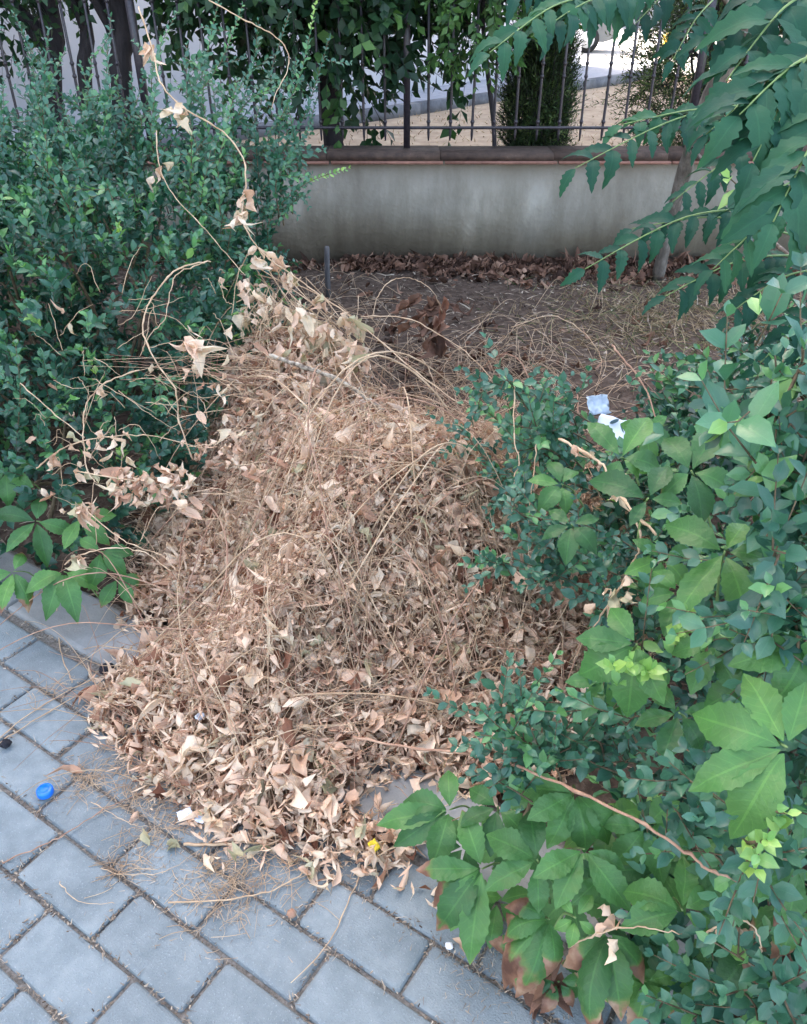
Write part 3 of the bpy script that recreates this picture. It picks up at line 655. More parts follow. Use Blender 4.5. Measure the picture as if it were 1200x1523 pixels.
for q in range(34):
    bx = g.uniform(-10, 440); by = 250 + g.uniform(-20, 60); tx = bx + g.normal(5, 40); ty = g.uniform(20, 190) + .12 * bx; Z0 = g.uniform(2.45, 2.8)
    p0 = at_d(bx, by, Z0); p1 = at_d(tx, ty, Z0 + .03); m = (p0 + p1) / 2 + g.normal(size=3) * .035; sh.append(([p0 - [0, 0, .12], p0, m, p1], .033, 0))
Ps, Ns = ell_points(EL, 150, g, .93, 1.0)
for q in range(150):
    d = nrm(Ns[q] * .7 + [0, 0, .5] + g.normal(size=3) * .35); L = g.uniform(.14, .3); p0 = Ps[q] - d * .04; sh.append(([p0, p0 + d * L * .55, p0 + d * L + [0, -.02, -.05 * g.uniform(0, 1)]], g.uniform(.028, .036), 0))
hedge('privet_hedge', 'large dense privet hedge with loose upright shoots at the left of the dry pile', (-1.2, 2.5, 0), EL, 3600, .037, g, 6, (.07, .15), sh, rlo=.78, crange=(0, .9), newg=.015)

# the creeper's leaves grow out over these spots of the right hedge: (px, py, distance, radius)
CLEAR = [(924, 672, 1.29, 48), (1035, 700, 1.12, 62), (950, 735, 1.1, 50), (1070, 835, .95, 78), (925, 975, .95, 72), (1110, 1110, .74, 105), (1160, 1050, .74, 60), (850, 1210, 1.14, 75), (800, 1290, 1.12, 75), (700, 1270, 1.2, 90), (880, 1300, 1.1, 60), (810, 1420, 1.15, 90), (900, 1430, 1.12, 70), (1000, 1340, 1.02, 60), (1128, 560, .80, 60), (900, 618, 1.7, 50)]
# ---------------- right hedge
g = np.random.default_rng(22)
ER = [(.97, .80, .30, .45, .50, .50), (.82, 1.42, .18, .36, .42, .34), (1.35, 1.1, .5, .5, .6, .55), (.64, .72, .08, .28, .24, .25), (1.15, 1.9, .22, .5, .4, .34)]
sh = []
for (bx, by, tx, ty, Z0, Z1, lf, tn) in [(1150, 760, 1128, 468, .82, .80, .034, .12), (1120, 640, 1085, 620, .85, .83, .03, 0), (1165, 600, 1195, 520, .83, .8, .03, 0), (880, 720, 690, 600, 1.9, 1.85, .033, .0), (850, 700, 745, 575, 1.9, 1.85, .033, .12), (860, 760, 740, 700, 1.85, 1.8, .032, 0), (830, 690, 800, 580, 1.95, 1.9, .03, .0),
    (900, 820, 770, 770, 1.7, 1.65, .03, 0), (930, 860, 790, 850, 1.6, 1.55, .03, 0), (920, 900, 870, 830, 1.5, 1.45, .03, 0), (930, 1090, 745, 1040, 1.15, 1.15, .028, 0), (900, 1120, 680, 1110, 1.2, 1.25, .026, 0), (920, 1150, 820, 1080, 1.15, 1.12, .028, 0), (960, 1130, 870, 1050, 1.1, 1.08, .028, 0), (1000, 1140, 930, 1080, 1.05, 1.0, .026, 0), (900, 1150, 810, 1130, 1.15, 1.12, .026, 0),
    (1000, 1010, 912, 985, 1.0, .98, .022, .6), (1050, 990, 1020, 920, 1.0, .97, .022, .5), (1180, 1280, 1120, 1275, .78, .77, .024, .7), (1190, 1200, 1160, 1210, .8, .77, .024, .3), (1100, 1200, 1010, 1150, .95, .9, .026, 0), (1060, 1220, 1000, 1200, 1.0, .95, .024, 0), (1150, 1250, 1060, 1180, .9, .86, .026, 0), (1090, 1330, 960, 1270, 1.0, 1.0, .022, 0), (1120, 1330, 1080, 1240, .95, .92, .024, 0), (1190, 1340, 1120, 1300, .85, .83, .026, 0),
    (1180, 1440, 1000, 1380, 1.0, 1.0, .026, 0), (1150, 1480, 1010, 1440, 1.0, 1.0, .026, 0), (1100, 1520, 960, 1480, 1.05, 1.0, .026, 0), (1170, 1500, 1060, 1400, .95, .93, .026, 0), (1150, 1540, 1080, 1480, .95, .93, .026, 0), (1080, 1540, 990, 1430, 1.05, 1.05, .024, 0), (1200, 1560, 1160, 1420, .9, .9, .026, 0),
    (1190, 960, 1120, 950, .85, .83, .026, .0), (1200, 1000, 1110, 930, .9, .87, .026, 0), (1120, 740, 1010, 760, 1.1, 1.08, .026, 0), (1190, 700, 1100, 730, .9, .9, .028, 0), (1100, 800, 1040, 850, 1.1, 1.05, .024, 0), (1190, 850, 1130, 800, .9, .88, .028, 0), (1020, 640, 965, 540, 2.1, 2.1, .034, 0), (1060, 620, 990, 560, 2.1, 2.05, .034, 0), (1100, 600, 1040, 520, 2.0, 2.0, .034, 0), (1150, 300, 1085, 265, 1.5, 1.45, .045, .3), (1200, 580, 1100, 520, 1.6, 1.6, .036, 0), (1080, 640, 985, 625, 2.0, 1.95, .034, 0)]:
    p0 = at_d(bx, by, Z0); p1 = at_d(tx, ty, Z1); m = (p0 + p1) / 2 + g.normal(size=3) * .015 + [0, 0, .01]; sh.append(([p0, m, p1], lf * (1.5 if by in (760, 600) and bx > 1140 else 1.22), tn))
for q in range(22):
    tx = g.uniform(1125, 1215); ty = g.uniform(500, 1000); Z0 = g.uniform(.76, .88); p0 = at_d(tx + g.uniform(-10, 60), ty + g.uniform(70, 160), Z0 + .03); p1 = at_d(tx, ty, Z0)
    sh.append(([p0, (p0 + p1) / 2 + g.normal(size=3) * .01, p1], g.uniform(.028, .036), 0))
for q in range(20):
    tx = g.uniform(675, 840); ty = g.uniform(565, 760); Z0 = g.uniform(1.62, 1.8); p0 = at_d(tx + g.uniform(30, 120), ty + g.uniform(10, 90), Z0 + .05); p1 = at_d(tx, ty, Z0)
    sh.append(([p0, (p0 + p1) / 2 + g.normal(size=3) * .015 + [0, 0, .02], p1], g.uniform(.024, .032), .0))
for q in range(16):
    tx = g.uniform(700, 920); ty = g.uniform(740, 900) if q % 2 else g.uniform(1050, 1160); Z0 = 1.45 if q % 2 else 1.12; p0 = at_d(tx + g.uniform(30, 110), ty + g.uniform(0, 70), Z0 + .04); p1 = at_d(tx, ty, Z0)
    sh.append(([p0, (p0 + p1) / 2 + g.normal(size=3) * .012, p1], g.uniform(.022, .028), .0))
for (rx, ry, rz_) in ((940, 985, .93), (915, 990, .93), (965, 992, .93), (1015, 930, .95), (1010, 945, .95), (1140, 1250, .72), (1165, 1205, .73), (1130, 1275, .72)):
    p1 = at_d(rx, ry, rz_ - .03)
    for q in range(2): sh.append(([p1 + [.01, .02, -.04] + g.normal(size=3) * .006, p1 + [.004, .01, -.016], p1 + g.normal(size=3) * .004], .023, 1.2))
hedge('privet_hedge', 'privet hedge entwined with big five-fingered creeper leaves at the right edge, nearest the viewer', (1.0, 1.0, 0), ER, 3200, .035, g, 5, (.06, .12), sh, expo=.7, rlo=.76, newg=.015)

# ================================================================ TREES BEYOND THE WALL
def tree(name, label, base, trunk_pts, r0, r1, E, ntw, leaf, mat, Ts, g, droop=-.5, Lr=(.15, .35), pairs=5, nparts=0, cat_='tree', bark='darkbark', limbs=8, expo=.6, rlo=.3, crange=(0, .85), newg=.03, wmul=1.0, group=None):
    th = empty(name, base, label, cat_, group)
    a = Acc(); tp = smooth_path(trunk_pts, 6); rr = np.linspace(r0, r1, len(tp)) * (1 + .08 * np.sin(np.arange(len(tp)) * 1.7)); a.tube(tp, rr, 10); a.build('trunk', M[bark], th, smooth=True)
    P, Nn = ell_points(E, ntw, g, rlo, 1.03, expo=expo, inner=.0)
    D = nrm(Nn * .6 + np.array([0, 0, droop]) + g.normal(size=P.shape) * .5); L = g.uniform(*Lr, len(P))
    foliage(th, twig_leaves(P, D, g, L, pairs, leaf, newg=newg, rlo=crange[0], rhi=crange[1]), Ts, M[mat], g, nparts, stuff_name='crown', wmul=wmul)
    a = Acc(); 
    X, Y, Z = frames(D, g.normal(size=P.shape)); rad = g.uniform(.003, .006, len(P)); a.inst(T_twig, P, X, Y, Z, np.column_stack([rad, L, rad]), g.uniform(0, 1, len(P)))
    for i in range(limbs):
        s = tp[int(len(tp) * g.uniform(.55, .98))]; q = P[g.integers(len(P))]; m = (s + q) / 2 + [0, 0, .1] + g.normal(size=3) * .08; a.tube(smooth_path([s, m, q], 5), np.linspace(r1 * .6, .006, 11), 6)
    tag(a.build('branches', M[bark], th), kind='stuff'); return th
g = np.random.default_rng(31)
TG = 'dark broadleaf trees behind the fence'
def col(px, py, y): return at_y(px, py, y)
b = col(497, 215, 5.25); b[2] = -.02
tree('broadleaf_tree', 'dark drooping broadleaf tree whose leaves hang over the wall left of centre', b,
     [b, (b[0] + .02, b[1], .35), (b[0] - .02, b[1], .8), (b[0] + .05, b[1] + .05, 1.6), (b[0] + .15, b[1] + .1, 2.6)], .075, .035,
     [(-.62, 5.0, 1.85, .75, .40, .95), (-.22, 5.0, 1.35, .34, .30, .62), (.12, 5.2, 1.72, .55, .4, .84), (-1.0, 5.2, 1.75, .5, .4, .75), (-.1, 5.4, 3.0, 1.3, .8, 1.0)], 2100, .095, 'crown', T_crown, g, nparts=120, group=TG, wmul=1.15)
for (px0, r, lab, E_) in ((186, .055, 'thick dark trunk tree behind the fence left, right of its two neighbours', [(-1.75, 5.6, 2.2, .6, .5, .6)]),
                     (133, .035, 'slim dark crooked tree behind the fence, middle one of three at far left', [(-2.1, 5.5, 2.0, .5, .5, .5)]),
                     (84, .05, 'dark tree behind the fence at far left with crown filling the top corner', [(-2.25, 5.2, 1.50, .55, .5, .42), (-2.9, 5.6, 1.9, .8, .6, .8)])):
    b = col(px0, 215, 5.3); b[2] = -.02; top = col(px0 - 10, 15, 5.35)
    tree('broadleaf_tree', lab, b, [b, (b[0] + .01, b[1], .5), ((b[0] + top[0]) / 2 + .01, b[1], .95), tuple(top), (top[0] - .15, top[1] + .1, 2.3)], r * 1.25, r, E_, 520, .075, 'crown', T_crown, g, group=TG, expo=.6)
# sapling with lighter green leaves by the centre bars
b = col(735, 215, 5.0); b[2] = -.02
tree('leafy_sapling', 'light green leafy sapling hanging in front of the fence right of the dark tree', b, [b, (b[0], b[1], .6), (b[0] - .1, b[1], 1.2), (b[0] - .1, b[1], 1.8)], .016, .01,
     [(.38, 4.75, 1.28, .28, .15, .24), (.25, 4.85, 1.8, .5, .2, .4), (.85, 4.95, 1.62, .4, .2, .3)], 420, .065, 'crown', T_crown, g, nparts=60, crange=(.85, .93), newg=.3, Lr=(.1, .2))
# thuja bush
b = col(797, 215, 5.35); b[2] = -.02
tree('thuja_bush', 'small dark thuja bush behind the fence beside its lighter dry lawn', b, [b, (b[0], b[1], .5), (b[0] + .01, b[1], 1.1)], .05, .02,
     [(b[0] - .01, b[1], .72, .19, .17, .52), (b[0], b[1], 1.1, .12, .12, .3)], 3400, .036, 'thuja', T_thuja, g, droop=1.0, Lr=(.07, .16), pairs=7, cat_='bush', rlo=.35)
# feathery conifers at right
for (xx, yy, zt, rr, lab) in ((1.95, 5.9, 1.5, .46, 'yellow-green feathery conifer behind the fence, left one of the right-hand pair'), (2.7, 6.2, 1.7, .45, 'yellow-green feathery conifer behind the fence, at the far right edge')):
    b = np.array([xx, yy, -.02])
    tree('feathery_conifer', lab, b, [b, (xx, yy, .8), (xx + .02, yy, zt)], .06, .02, [(xx, yy, .95, rr, rr, .75), (xx, yy, 1.7, rr * .8, rr * .8, .6)], 2600, .045, 'thuja', T_thuja, g, droop=.2, Lr=(.1, .24), pairs=7, cat_='tree', rlo=.3, crange=(.3, .93))
# bigger street trees, far right beyond the lawn
for (xx, yy, sx, lab) in ((8.2, 17.5, 2.0, 'round green street tree beyond the lawn, its crown over the yellow bin'), (12.5, 19, 3.0, 'large green street tree beyond the lawn at far right'), (3.2, 8.6, .9, 'green young tree on the lawn behind the right part of the fence')):
    b = np.array([xx, yy, -.02]); h = 1.8 if yy > 10 else 1.3
    tree('street_tree', lab, b, [b, (xx, yy, h * .6), (xx + .05, yy, h * 1.5)], .12 if yy > 10 else .05, .06 if yy > 10 else .03, [(xx, yy, h + sx * .75, sx, sx, sx * .9)], 620, .14 if yy > 10 else .09, 'crown', T_crown, g, Lr=(.25, .6), rlo=.4, crange=(.3, .93), bark='bark')

# ================================================================ PINNATE TREE (right)
g = np.random.default_rng(41)
T_pin = [leaf_T(12, 4, serr(.165 + .03 * k, .34, .17, .85), .3, .25 + .3 * k, crump=.012, twist=.3 * (k - 1), seed=60 + k, droop_tip=.3) for k in range(3)]
b = at_y(980, 400, 4.35); b[2] = 0.0
tp = [b, at_y(1005, 300, 4.28), at_y(1038, 190, 4.1), at_y(1072, 110, 4.0), at_y(1105, 40, 3.9), at_y(1125, -60, 3.8), at_y(1130, -300, 3.7)]
tr = empty('pinnate_tree', b, 'slender leaning tree with grey bark and drooping toothed pinnate leaves at upper right', 'tree')
a = Acc(); tpp = smooth_path(tp, 5); rr = np.linspace(.032, .046, len(tpp)) * (1 + .07 * np.sin(np.arange(len(tpp)) * 2.1)); a.tube(tpp, rr, 10); a.build('trunk', M['bark'], tr, smooth=True)
lib = {}
def leaflet_mesh(kind, mat, name, ti, b_, sc_=0):
    kk = (kind, ti, b_, sc_)
    if kk not in lib: lib[kk] = part_from_T(kind[ti] if not isinstance(kind, str) else TL[kind][ti], (b_ + .5) / 8, sc_ / 8, mat, name)
    return lib[kk]
TL = {'pin': T_pin}
FAR = Acc()
def pinnate(base, tip, size, n, sag, up, rnd=(.1, .8)):
    mid = (base + tip) / 2 + np.array([0, 0, sag]); path = smooth_path([base, mid, tip], 8)
    a = Acc(); a.tube(path, np.linspace(.0026, .001, len(path)), 5); rach = a.build('leaf', M['greenstem'], tr)
    cum = np.concatenate([[0], np.cumsum(np.linalg.norm(np.diff(path, axis=0), axis=1))]); T = cum[-1]
    b0 = g.uniform(*rnd); far = np.linalg.norm(tip - O) > 1.62
    for i in range(n + 1):
        s = T * (.16 + .84 * i / n); P = np.array([np.interp(s, cum, path[:, k]) for k in range(3)]); P2 = np.array([np.interp(min(T, s + .01), cum, path[:, k]) for k in range(3)]); P1 = np.array([np.interp(s - .012, cum, path[:, k]) for k in range(3)])
        tg = nrm(P2 - P1); side = nrm(np.cross(tg, up))
        for sg in ((-1, 1) if i < n else (0,)):
            d = nrm(tg * (.55 if sg else 1) + side * sg * .8 + np.array([0, 0, -.30]) + g.normal(size=3) * .16) 
            X, Y, Z = frames(d[None], (np.asarray(up, float) + g.normal(size=3) * .25)[None])
            sc = size * g.uniform(.8, 1.1) * (1 - .3 * (i / n - .4) ** 2 * 2)
            rn = int(np.clip(b0 + g.uniform(-.15, .15), 0, .87) * 8)
            if far: FAR.inst(T_pin[int(g.integers(3))], P[None], X, Y, Z, np.array([sc]), np.array([(rn + .5) / 8])); continue
            place_part(leaflet_mesh('pin', M['sumac'], 'leaflet', int(g.integers(3)), rn), 'leaflet', rach, P, X[0], Y[0], Z[0], sc)
def br(*pts, r=.008):
    a = Acc(); p = smooth_path(pts, 6); a.tube(p, np.linspace(r, r * .35, len(p)), 6); a.build('branch', M['bark'], tr)
nodeA = at_y(1105, 40, 3.9)
c1 = at_d(1000, -30, 2.2); br(nodeA, at_d(1060, -20, 2.5), c1, at_d(900, -10, 1.95), r=.011)
c2 = at_d(1180, -40, 1.5); br(at_y(1125, -60, 3.8), at_d(1190, -150, 2.1), c2, at_d(1230, 60, 1.2), r=.012)
c3 = at_d(1220, 250, 1.5); br(at_y(1040, 190, 4.1), at_d(1150, 230, 2.2), c3, r=.009)
c4 = at_d(1230, 380, 1.5); br(at_y(1030, 220, 4.12), at_d(1150, 360, 2.2), c4, r=.008)
U1 = np.array([0, -.5, 1.])
for args in [  # base px, tip px, Z base, Z tip, leaflet size, pairs, sag
    (905, -10, 728, 78, 1.95, 1.75, .095, 4, .03), (960, -10, 790, 55, 2.0, 1.8, .085, 5, .03), (1010, -30, 862, 30, 2.1, 1.9, .09, 5, .03), (1060, -30, 945, 35, 2.2, 2.0, .09, 4, .04), (880, -60, 770, -10, 2.0, 1.9, .09, 4, .02), (1060, 0, 1000, 90, 2.2, 2.1, .08, 4, .02),
    (1220, 130, 1060, 60, 1.3, 1.3, .075, 5, .03), (1140, 150, 855, 250, 1.9, 1.75, .088, 6, .03), (1170, 180, 925, 185, 1.9, 1.8, .08, 5, .03), (1190, 200, 1000, 300, 1.7, 1.65, .07, 5, .03), (1200, 120, 1050, 200, 1.5, 1.5, .08, 5, .03),
    (1240, 40, 1120, 240, 1.05, 1.0, .085, 5, .03), (1230, -20, 1080, 120, 1.2, 1.15, .085, 5, .03), (1250, 150, 1150, 330, 1.0, .95, .08, 5, .02), (1260, 90, 1100, 170, 1.05, 1.0, .08, 5, .03), (1200, -60, 1100, 40, 1.3, 1.25, .085, 4, .02),
    (1150, 310, 870, 400, 1.65, 1.55, .072, 6, .04), (1180, 350, 940, 340, 1.7, 1.65, .065, 6, .03), (1200, 380, 990, 440, 1.6, 1.55, .07, 5, .03), (1220, 300, 1060, 400, 1.5, 1.45, .07, 5, .03), (1240, 400, 1080, 470, 1.5, 1.5, .065, 5, .03), (1240, 260, 1100, 320, 1.4, 1.35, .07, 4, .02), (1240, 460, 1130, 540, 1.5, 1.5, .06, 4, .02)]:
    bx, by, tx, ty, Z0, Z1, sz, n, sag = args; pinnate(at_d(bx, by, Z0), at_d(tx, ty, Z1), sz * (.98 if Z1 > 1.3 else 1.1), n + (3 if Z1 > 1.3 else 2), sag, U1)
pinnate(at_d(1235, 300, 1.4), at_d(1165, 320, 1.35), .06, 3, .01, U1, rnd=(.93, .99))
tag(FAR.build('leaflets', M['sumac'], tr, smooth=True), kind='stuff')

# ================================================================ DRY PILE
def poly_d(P, poly):
    """signed distance inside polygon (positive inside)"""
    x, y = P[..., 0], P[..., 1]; ins = np.zeros(x.shape, bool); dm = np.full(x.shape, 1e9); n = len(poly)
    for i in range(n):
        ax, ay = poly[i]; bx, by = poly[(i + 1) % n]
        ins ^= ((ay > y) != (by > y)) & (x < (bx - ax) * (y - ay) / (by - ay + 1e-12) + ax)
        L2 = (bx - ax) ** 2 + (by - ay) ** 2; t = np.clip(((x - ax) * (bx - ax) + (y - ay) * (by - ay)) / L2, 0, 1)
        dm = np.minimum(dm, np.hypot(x - ax - t * (bx - ax), y - ay - t * (by - ay)))
    return np.where(ins, dm, -dm)
front = [at_z(*p)[:2] for p in [(262, 960), (215, 985), (160, 1010), (140, 1075), (200, 1120), (215, 1165), (250, 1200), (300, 1235), (360, 1255), (440, 1265), (500, 1300), (590, 1300), (625, 1270), (600, 1225), (540, 1205), (580, 1160), (680, 1170), (760, 1180), (860, 1110)]]
FOOT = [tuple(p) for p in front] + [(.50, 1.25), (.68, 1.7), (.74, 2.05), (.50, 2.35), (.08, 2.5), (-.40, 2.8), (-.85, 2.7), (-.80, 2.1), (-.72, 1.75), (-.66, 1.5)]
def pile_h(x, y):
    d = poly_d(np.stack([x, y], -1), FOOT); dd = np.clip(d, 0, None)
    base = .05 * sstep(0, .10, dd) + .27 * sstep(.03, .55, dd)
    G = lambda cx, cy, sx, sy: np.exp(-(((x - cx) / sx) ** 2 + ((y - cy) / sy) ** 2))
    back = .16 * G(-.42, 2.3, .30, .30) + .13 * G(-.03, 1.62, .32, .22) - .09 * G(.06, 2.0, .30, .10) - .06 * G(-.45, 1.75, .10, .14) + .05 * G(-.35, 1.35, .2, .12)
    hh = base + back * sstep(0, .3, dd) + .030 * vnoise(x, y, 1.6) * sstep(.02, .2, dd)
    return np.where(d > -.01, hh, -.05)
def on_pile(px, py, off=.01):
    d = ray(px, py); t = np.linspace(.4, 5.5, 2600); P = O + d * t[:, None]
    h = np.maximum(pile_h(P[:, 0], P[:, 1]), 0) + off; k = np.argmax(P[:, 2] < h); return P[k]
pile = empty('leaf_pile', (-.1, 1.7, 0), 'big heap of dry tan leaves and cut stems spilling over the kerb onto the pavers', 'leaf pile')
pm = grid_sheet('leaf_mound', -1.1, .8, .7, 3.1, 150, 190, lambda x, y: pile_h(x, y) - .02, M['mound'], mask=lambda x, y: poly_d(np.stack([x, y], -1), FOOT) > .035)
pm.parent = pile; pm.matrix_parent_inverse = Matrix.Identity(4); pm.location = -Vector(pile.location); tag(pm, kind='stuff')
g = np.random.default_rng(51)
def surf_samples(n, g, dmin=-.03, ragged=True):
    out = []
    while sum(map(len, out)) < n:
        P = np.column_stack([g.uniform(-1.1, .8, n), g.uniform(.7, 3.0, n)]); d = poly_d(P, FOOT)
        edge = d + (.05 * vnoise(P[:, 0], P[:, 1], 6) if ragged else 0)
        ok = edge > g.uniform(dmin, .02, n); out.append(P[ok])
    return np.concatenate(out)[:n]
def surf_normal(P, e=.01):
    hx = (np.maximum(pile_h(P[:, 0] + e, P[:, 1]), 0) - np.maximum(pile_h(P[:, 0] - e, P[:, 1]), 0)) / (2 * e); hy = (np.maximum(pile_h(P[:, 0], P[:, 1] + e), 0) - np.maximum(pile_h(P[:, 0], P[:, 1] - e), 0)) / (2 * e)
    return nrm(np.column_stack([-np.clip(hx, -1.5, 1.5), -np.clip(hy, -1.5, 1.5), np.ones(len(P))]))
n = 21000; P2 = surf_samples(n, g); Nn = surf_normal(P2)
hh = np.maximum(pile_h(P2[:, 0], P2[:, 1]), .0); P = np.column_stack([P2, hh + g.uniform(-.028, .028, n) + .004]); P[:, 2] = np.maximum(P[:, 2], .006)
D = g.normal(size=(n, 3)); D -= Nn * np.sum(D * Nn, 1, keepdims=True) * .55; X, Y, Z = frames(D, Nn + g.normal(size=(n, 3)) * .75)
sc = g.uniform(.013, .042, n) * g.choice([.6, .8, 1, 1.25], n)
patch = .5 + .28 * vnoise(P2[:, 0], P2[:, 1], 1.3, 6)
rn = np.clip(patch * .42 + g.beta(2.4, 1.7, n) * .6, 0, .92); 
back_shade = sstep(1.75, 2.3, P2[:, 1]); rn = np.clip(rn - .35 * back_shade * g.uniform(0, 1, n), 0, 1)  # leaves turn browner towards the rear: the shade there is put into their tint
rn = np.where(g.uniform(0, 1, n) < .10, g.uniform(0, .14, n), rn); rn = np.where(g.uniform(0, 1, n) < .05, g.uniform(.9, 1, n), rn)
S_ = g.integers(0, len(T_dry), n); vis = np.argsort(-(sc * (P[:, 2] - hh + .03)))[:300]; isp = np.zeros(n, bool); isp[vis] = True
dlib = {}
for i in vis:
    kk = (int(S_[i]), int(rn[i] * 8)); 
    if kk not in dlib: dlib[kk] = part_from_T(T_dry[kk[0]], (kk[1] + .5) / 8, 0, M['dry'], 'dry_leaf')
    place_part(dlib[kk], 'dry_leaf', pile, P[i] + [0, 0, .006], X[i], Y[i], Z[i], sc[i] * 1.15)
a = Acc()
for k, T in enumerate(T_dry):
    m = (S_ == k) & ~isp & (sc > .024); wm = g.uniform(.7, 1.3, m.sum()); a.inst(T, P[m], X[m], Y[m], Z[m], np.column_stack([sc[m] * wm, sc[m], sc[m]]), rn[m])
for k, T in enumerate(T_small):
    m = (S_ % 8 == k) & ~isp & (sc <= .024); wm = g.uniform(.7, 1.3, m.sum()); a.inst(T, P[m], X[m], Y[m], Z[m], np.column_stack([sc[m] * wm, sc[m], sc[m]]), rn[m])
# shredded bits
n = 20000; P2 = surf_samples(n, g, -.05); hh = np.maximum(pile_h(P2[:, 0], P2[:, 1]), 0); P = np.column_stack([P2, hh + g.uniform(0, .032, n)]); X, Y, Z = random_frames(n, g, .9)
for k, T in enumerate(T_shred):
    m = g.integers(0, 3, n) == k; a.inst(T, P[m], X[m], Y[m], Z[m], g.uniform(.014, .040, m.sum()), np.clip(g.normal(.5, .2, m.sum()), .05, 1))
tag(a.build('packed_leaves', M['dry'], pile, smooth=True), kind='stuff')
# stems woven through the heap
def arc_stem(g, lift=.06, Lr=(.12, .5)):
    p = surf_samples(1, g, 0)[0]; an = g.uniform(0, math.pi); L = g.uniform(*Lr); k = g.normal(0, 1.6); n = 7; pts = []
    x, y = p
    for i in range(n):
        t = i / (n - 1); h = max(0., float(pile_h(np.array([x]), np.array([y]))[0])); pts.append((x, y, h + .008 + lift * math.sin(t * math.pi) * L + g.normal(0, .002)))
        x += math.cos(an) * L / (n - 1); y += math.sin(an) * L / (n - 1); an += k * L / (n - 1) + g.normal(0, .10)
    return np.array(pts)
a1 = Acc(); a2 = Acc()
for i in range(2700):
    q_ = arc_stem(g, g.uniform(0, .2) if i % 5 else g.uniform(.1, .5))
    if q_[0][1] > 1.75 and q_[0][0] < .05 and g.uniform() < .75: continue
    p = smooth_path(q_, 2); r = g.uniform(.0005, .0014); (a1 if i % 3 else a2).tube(p, np.linspace(r, r * .5, len(p)), 3, g.uniform(0, 1))
tag(a1.build('straw_stems', M['straw'], pile), kind='stuff'); tag(a2.build('reddish_stems', M['redstem'], pile), kind='stuff')
for i in range(110):
    a = Acc(); p = smooth_path(arc_stem(g, g.uniform(.05, .45), (.25, .75)), 3); r = g.uniform(.0013, .0026); a.tube(p, np.linspace(r, r * .5, len(p)), 5); a.build('stem', M['straw' if i % 2 else 'redstem'], pile, smooth=True)

# swept-up fine straw on the pavers
a = Acc()
for (hx, hy, n, sd_) in ((125, 1160, 70, .022), (200, 1172, 110, .028), (330, 1325, 120, .035), (240, 1232, 90, .035), (190, 1285, 40, .02), (350, 1290, 90, .05), (70, 1030, 30, .03), (170, 1120, 60, .03), (430, 1290, 60, .035), (300, 1200, 80, .05)):
    c = at_z(hx, hy)[:2]
    for i in range(n):
        p = np.array([*(c + g.normal(0, sd_, 2)), g.uniform(.001, .006)]); an = g.uniform(0, 6.28); L = g.uniform(.012, .06); d = np.array([math.cos(an), math.sin(an), 0]) * L; q = smooth_path([p, p + d * .5 + [g.normal(0, .004), g.normal(0, .004), .002], p + d], 3); a.tube(q, g.uniform(.0003, .0007), 3)
tag(a.build('straw_sweepings', M['straw']), 'fine pale straw gathered in wisps on the pavers before the heap', 'straw', kind='stuff')
# loose leaves on the pavers, one by one
g = np.random.default_rng(52)
LG = 'single dry leaves scattered on the pavers by the heap'
spots = [(318, 1275, 'upright curled dry leaf just below the white paper scrap on the pavers'), (222, 1258, 'reddish curled dry leaf lying alone on a paver left of the white paper scrap'), (370, 1280, 'dry leaf on the joint straws below the straight cut straw'),
 (430, 1290, 'dry leaf at the mossy joint just left of the small front heap'), (640, 1330, 'dry leaf on the edge course under the low creeper, nearest its scorched leaf'), (663, 1358, 'shrivelled dry leaf in the edge joint above the white pebble'), (590, 1328, 'dry leaf in the edge joint right of the yellow petal'),
 (552, 1322, 'dry leaf straddling the joint directly below the yellow petal'), (240, 985, 'dry leaf lying on the kerb stone right of the black husk'), (215, 990, 'pale shrivelled dry leaf on the kerb stone beside the black husk'), (205, 1205, 'small dry leaf on the pavers left of the heap front, above the cut straws'),
 (268, 1258, 'dark brown dry leaf pressed flat at the left end of the cut straw'), (700, 1418, 'dry leaf in the kerb joint right of the white pebble'), (770, 1465, 'torn dry leaf in the edge joint at the very bottom under scorched leaves'), (462, 1310, 'mossy brown dry leaf at the joint above the reddish pod'), (120, 1152, 'dry crumb of leaf on the joint right above the blue cap')]
for (px, py, lab) in spots:
    p = at_z(px, py, .008); kk = (int(g.integers(len(T_dry))), int(g.uniform(1, 8)))
    if kk not in dlib: dlib[kk] = part_from_T(T_dry[kk[0]], (kk[1] + .5) / 8, 0, M['dry'], 'dry_leaf')
    X, Y, Z = random_frames(1, g, .35); o = bpy.data.objects.new('dry_leaf', dlib[kk]); COL.objects.link(o); sc = g.uniform(.03, .048)
    o.matrix_world = Matrix([[X[0][i] * sc, Y[0][i] * sc, Z[0][i] * sc, p[i]] for i in range(3)] + [[0, 0, 0, 1]])
    tag(o, lab, 'leaf', LG)

# ================================================================ SOIL COVER BEHIND THE PILE
g = np.random.default_rng(61)
n = 16000; P2 = np.column_stack([g.uniform(-1.6, 2.6, n), g.uniform(1.4, WALLY - .02, n)]); P2 = P2[((P2 @ nv) - U0) / WC < KBk - .1]; n = len(P2)
P = np.column_stack([P2, bed_h(P2[:, 0], P2[:, 1]) + .004]); X, Y, Z = random_frames(n, g, .45)
a = Acc(); h_ = n // 2
a.inst(T_chip[0], P[:h_], X[:h_], Y[:h_], Z[:h_], g.uniform(.006, .022, h_), g.uniform(0, 1, h_) ** 1.5); a.inst(T_chip[1], P[h_:], X[h_:], Y[h_:], Z[h_:], g.uniform(.015, .07, n - h_), g.uniform(.2, 1, n - h_))
tag(a.build('mulch', M['chips']), 'dark mulch and twig bits over the bare soil in front of the wall', 'mulch', kind='stuff')
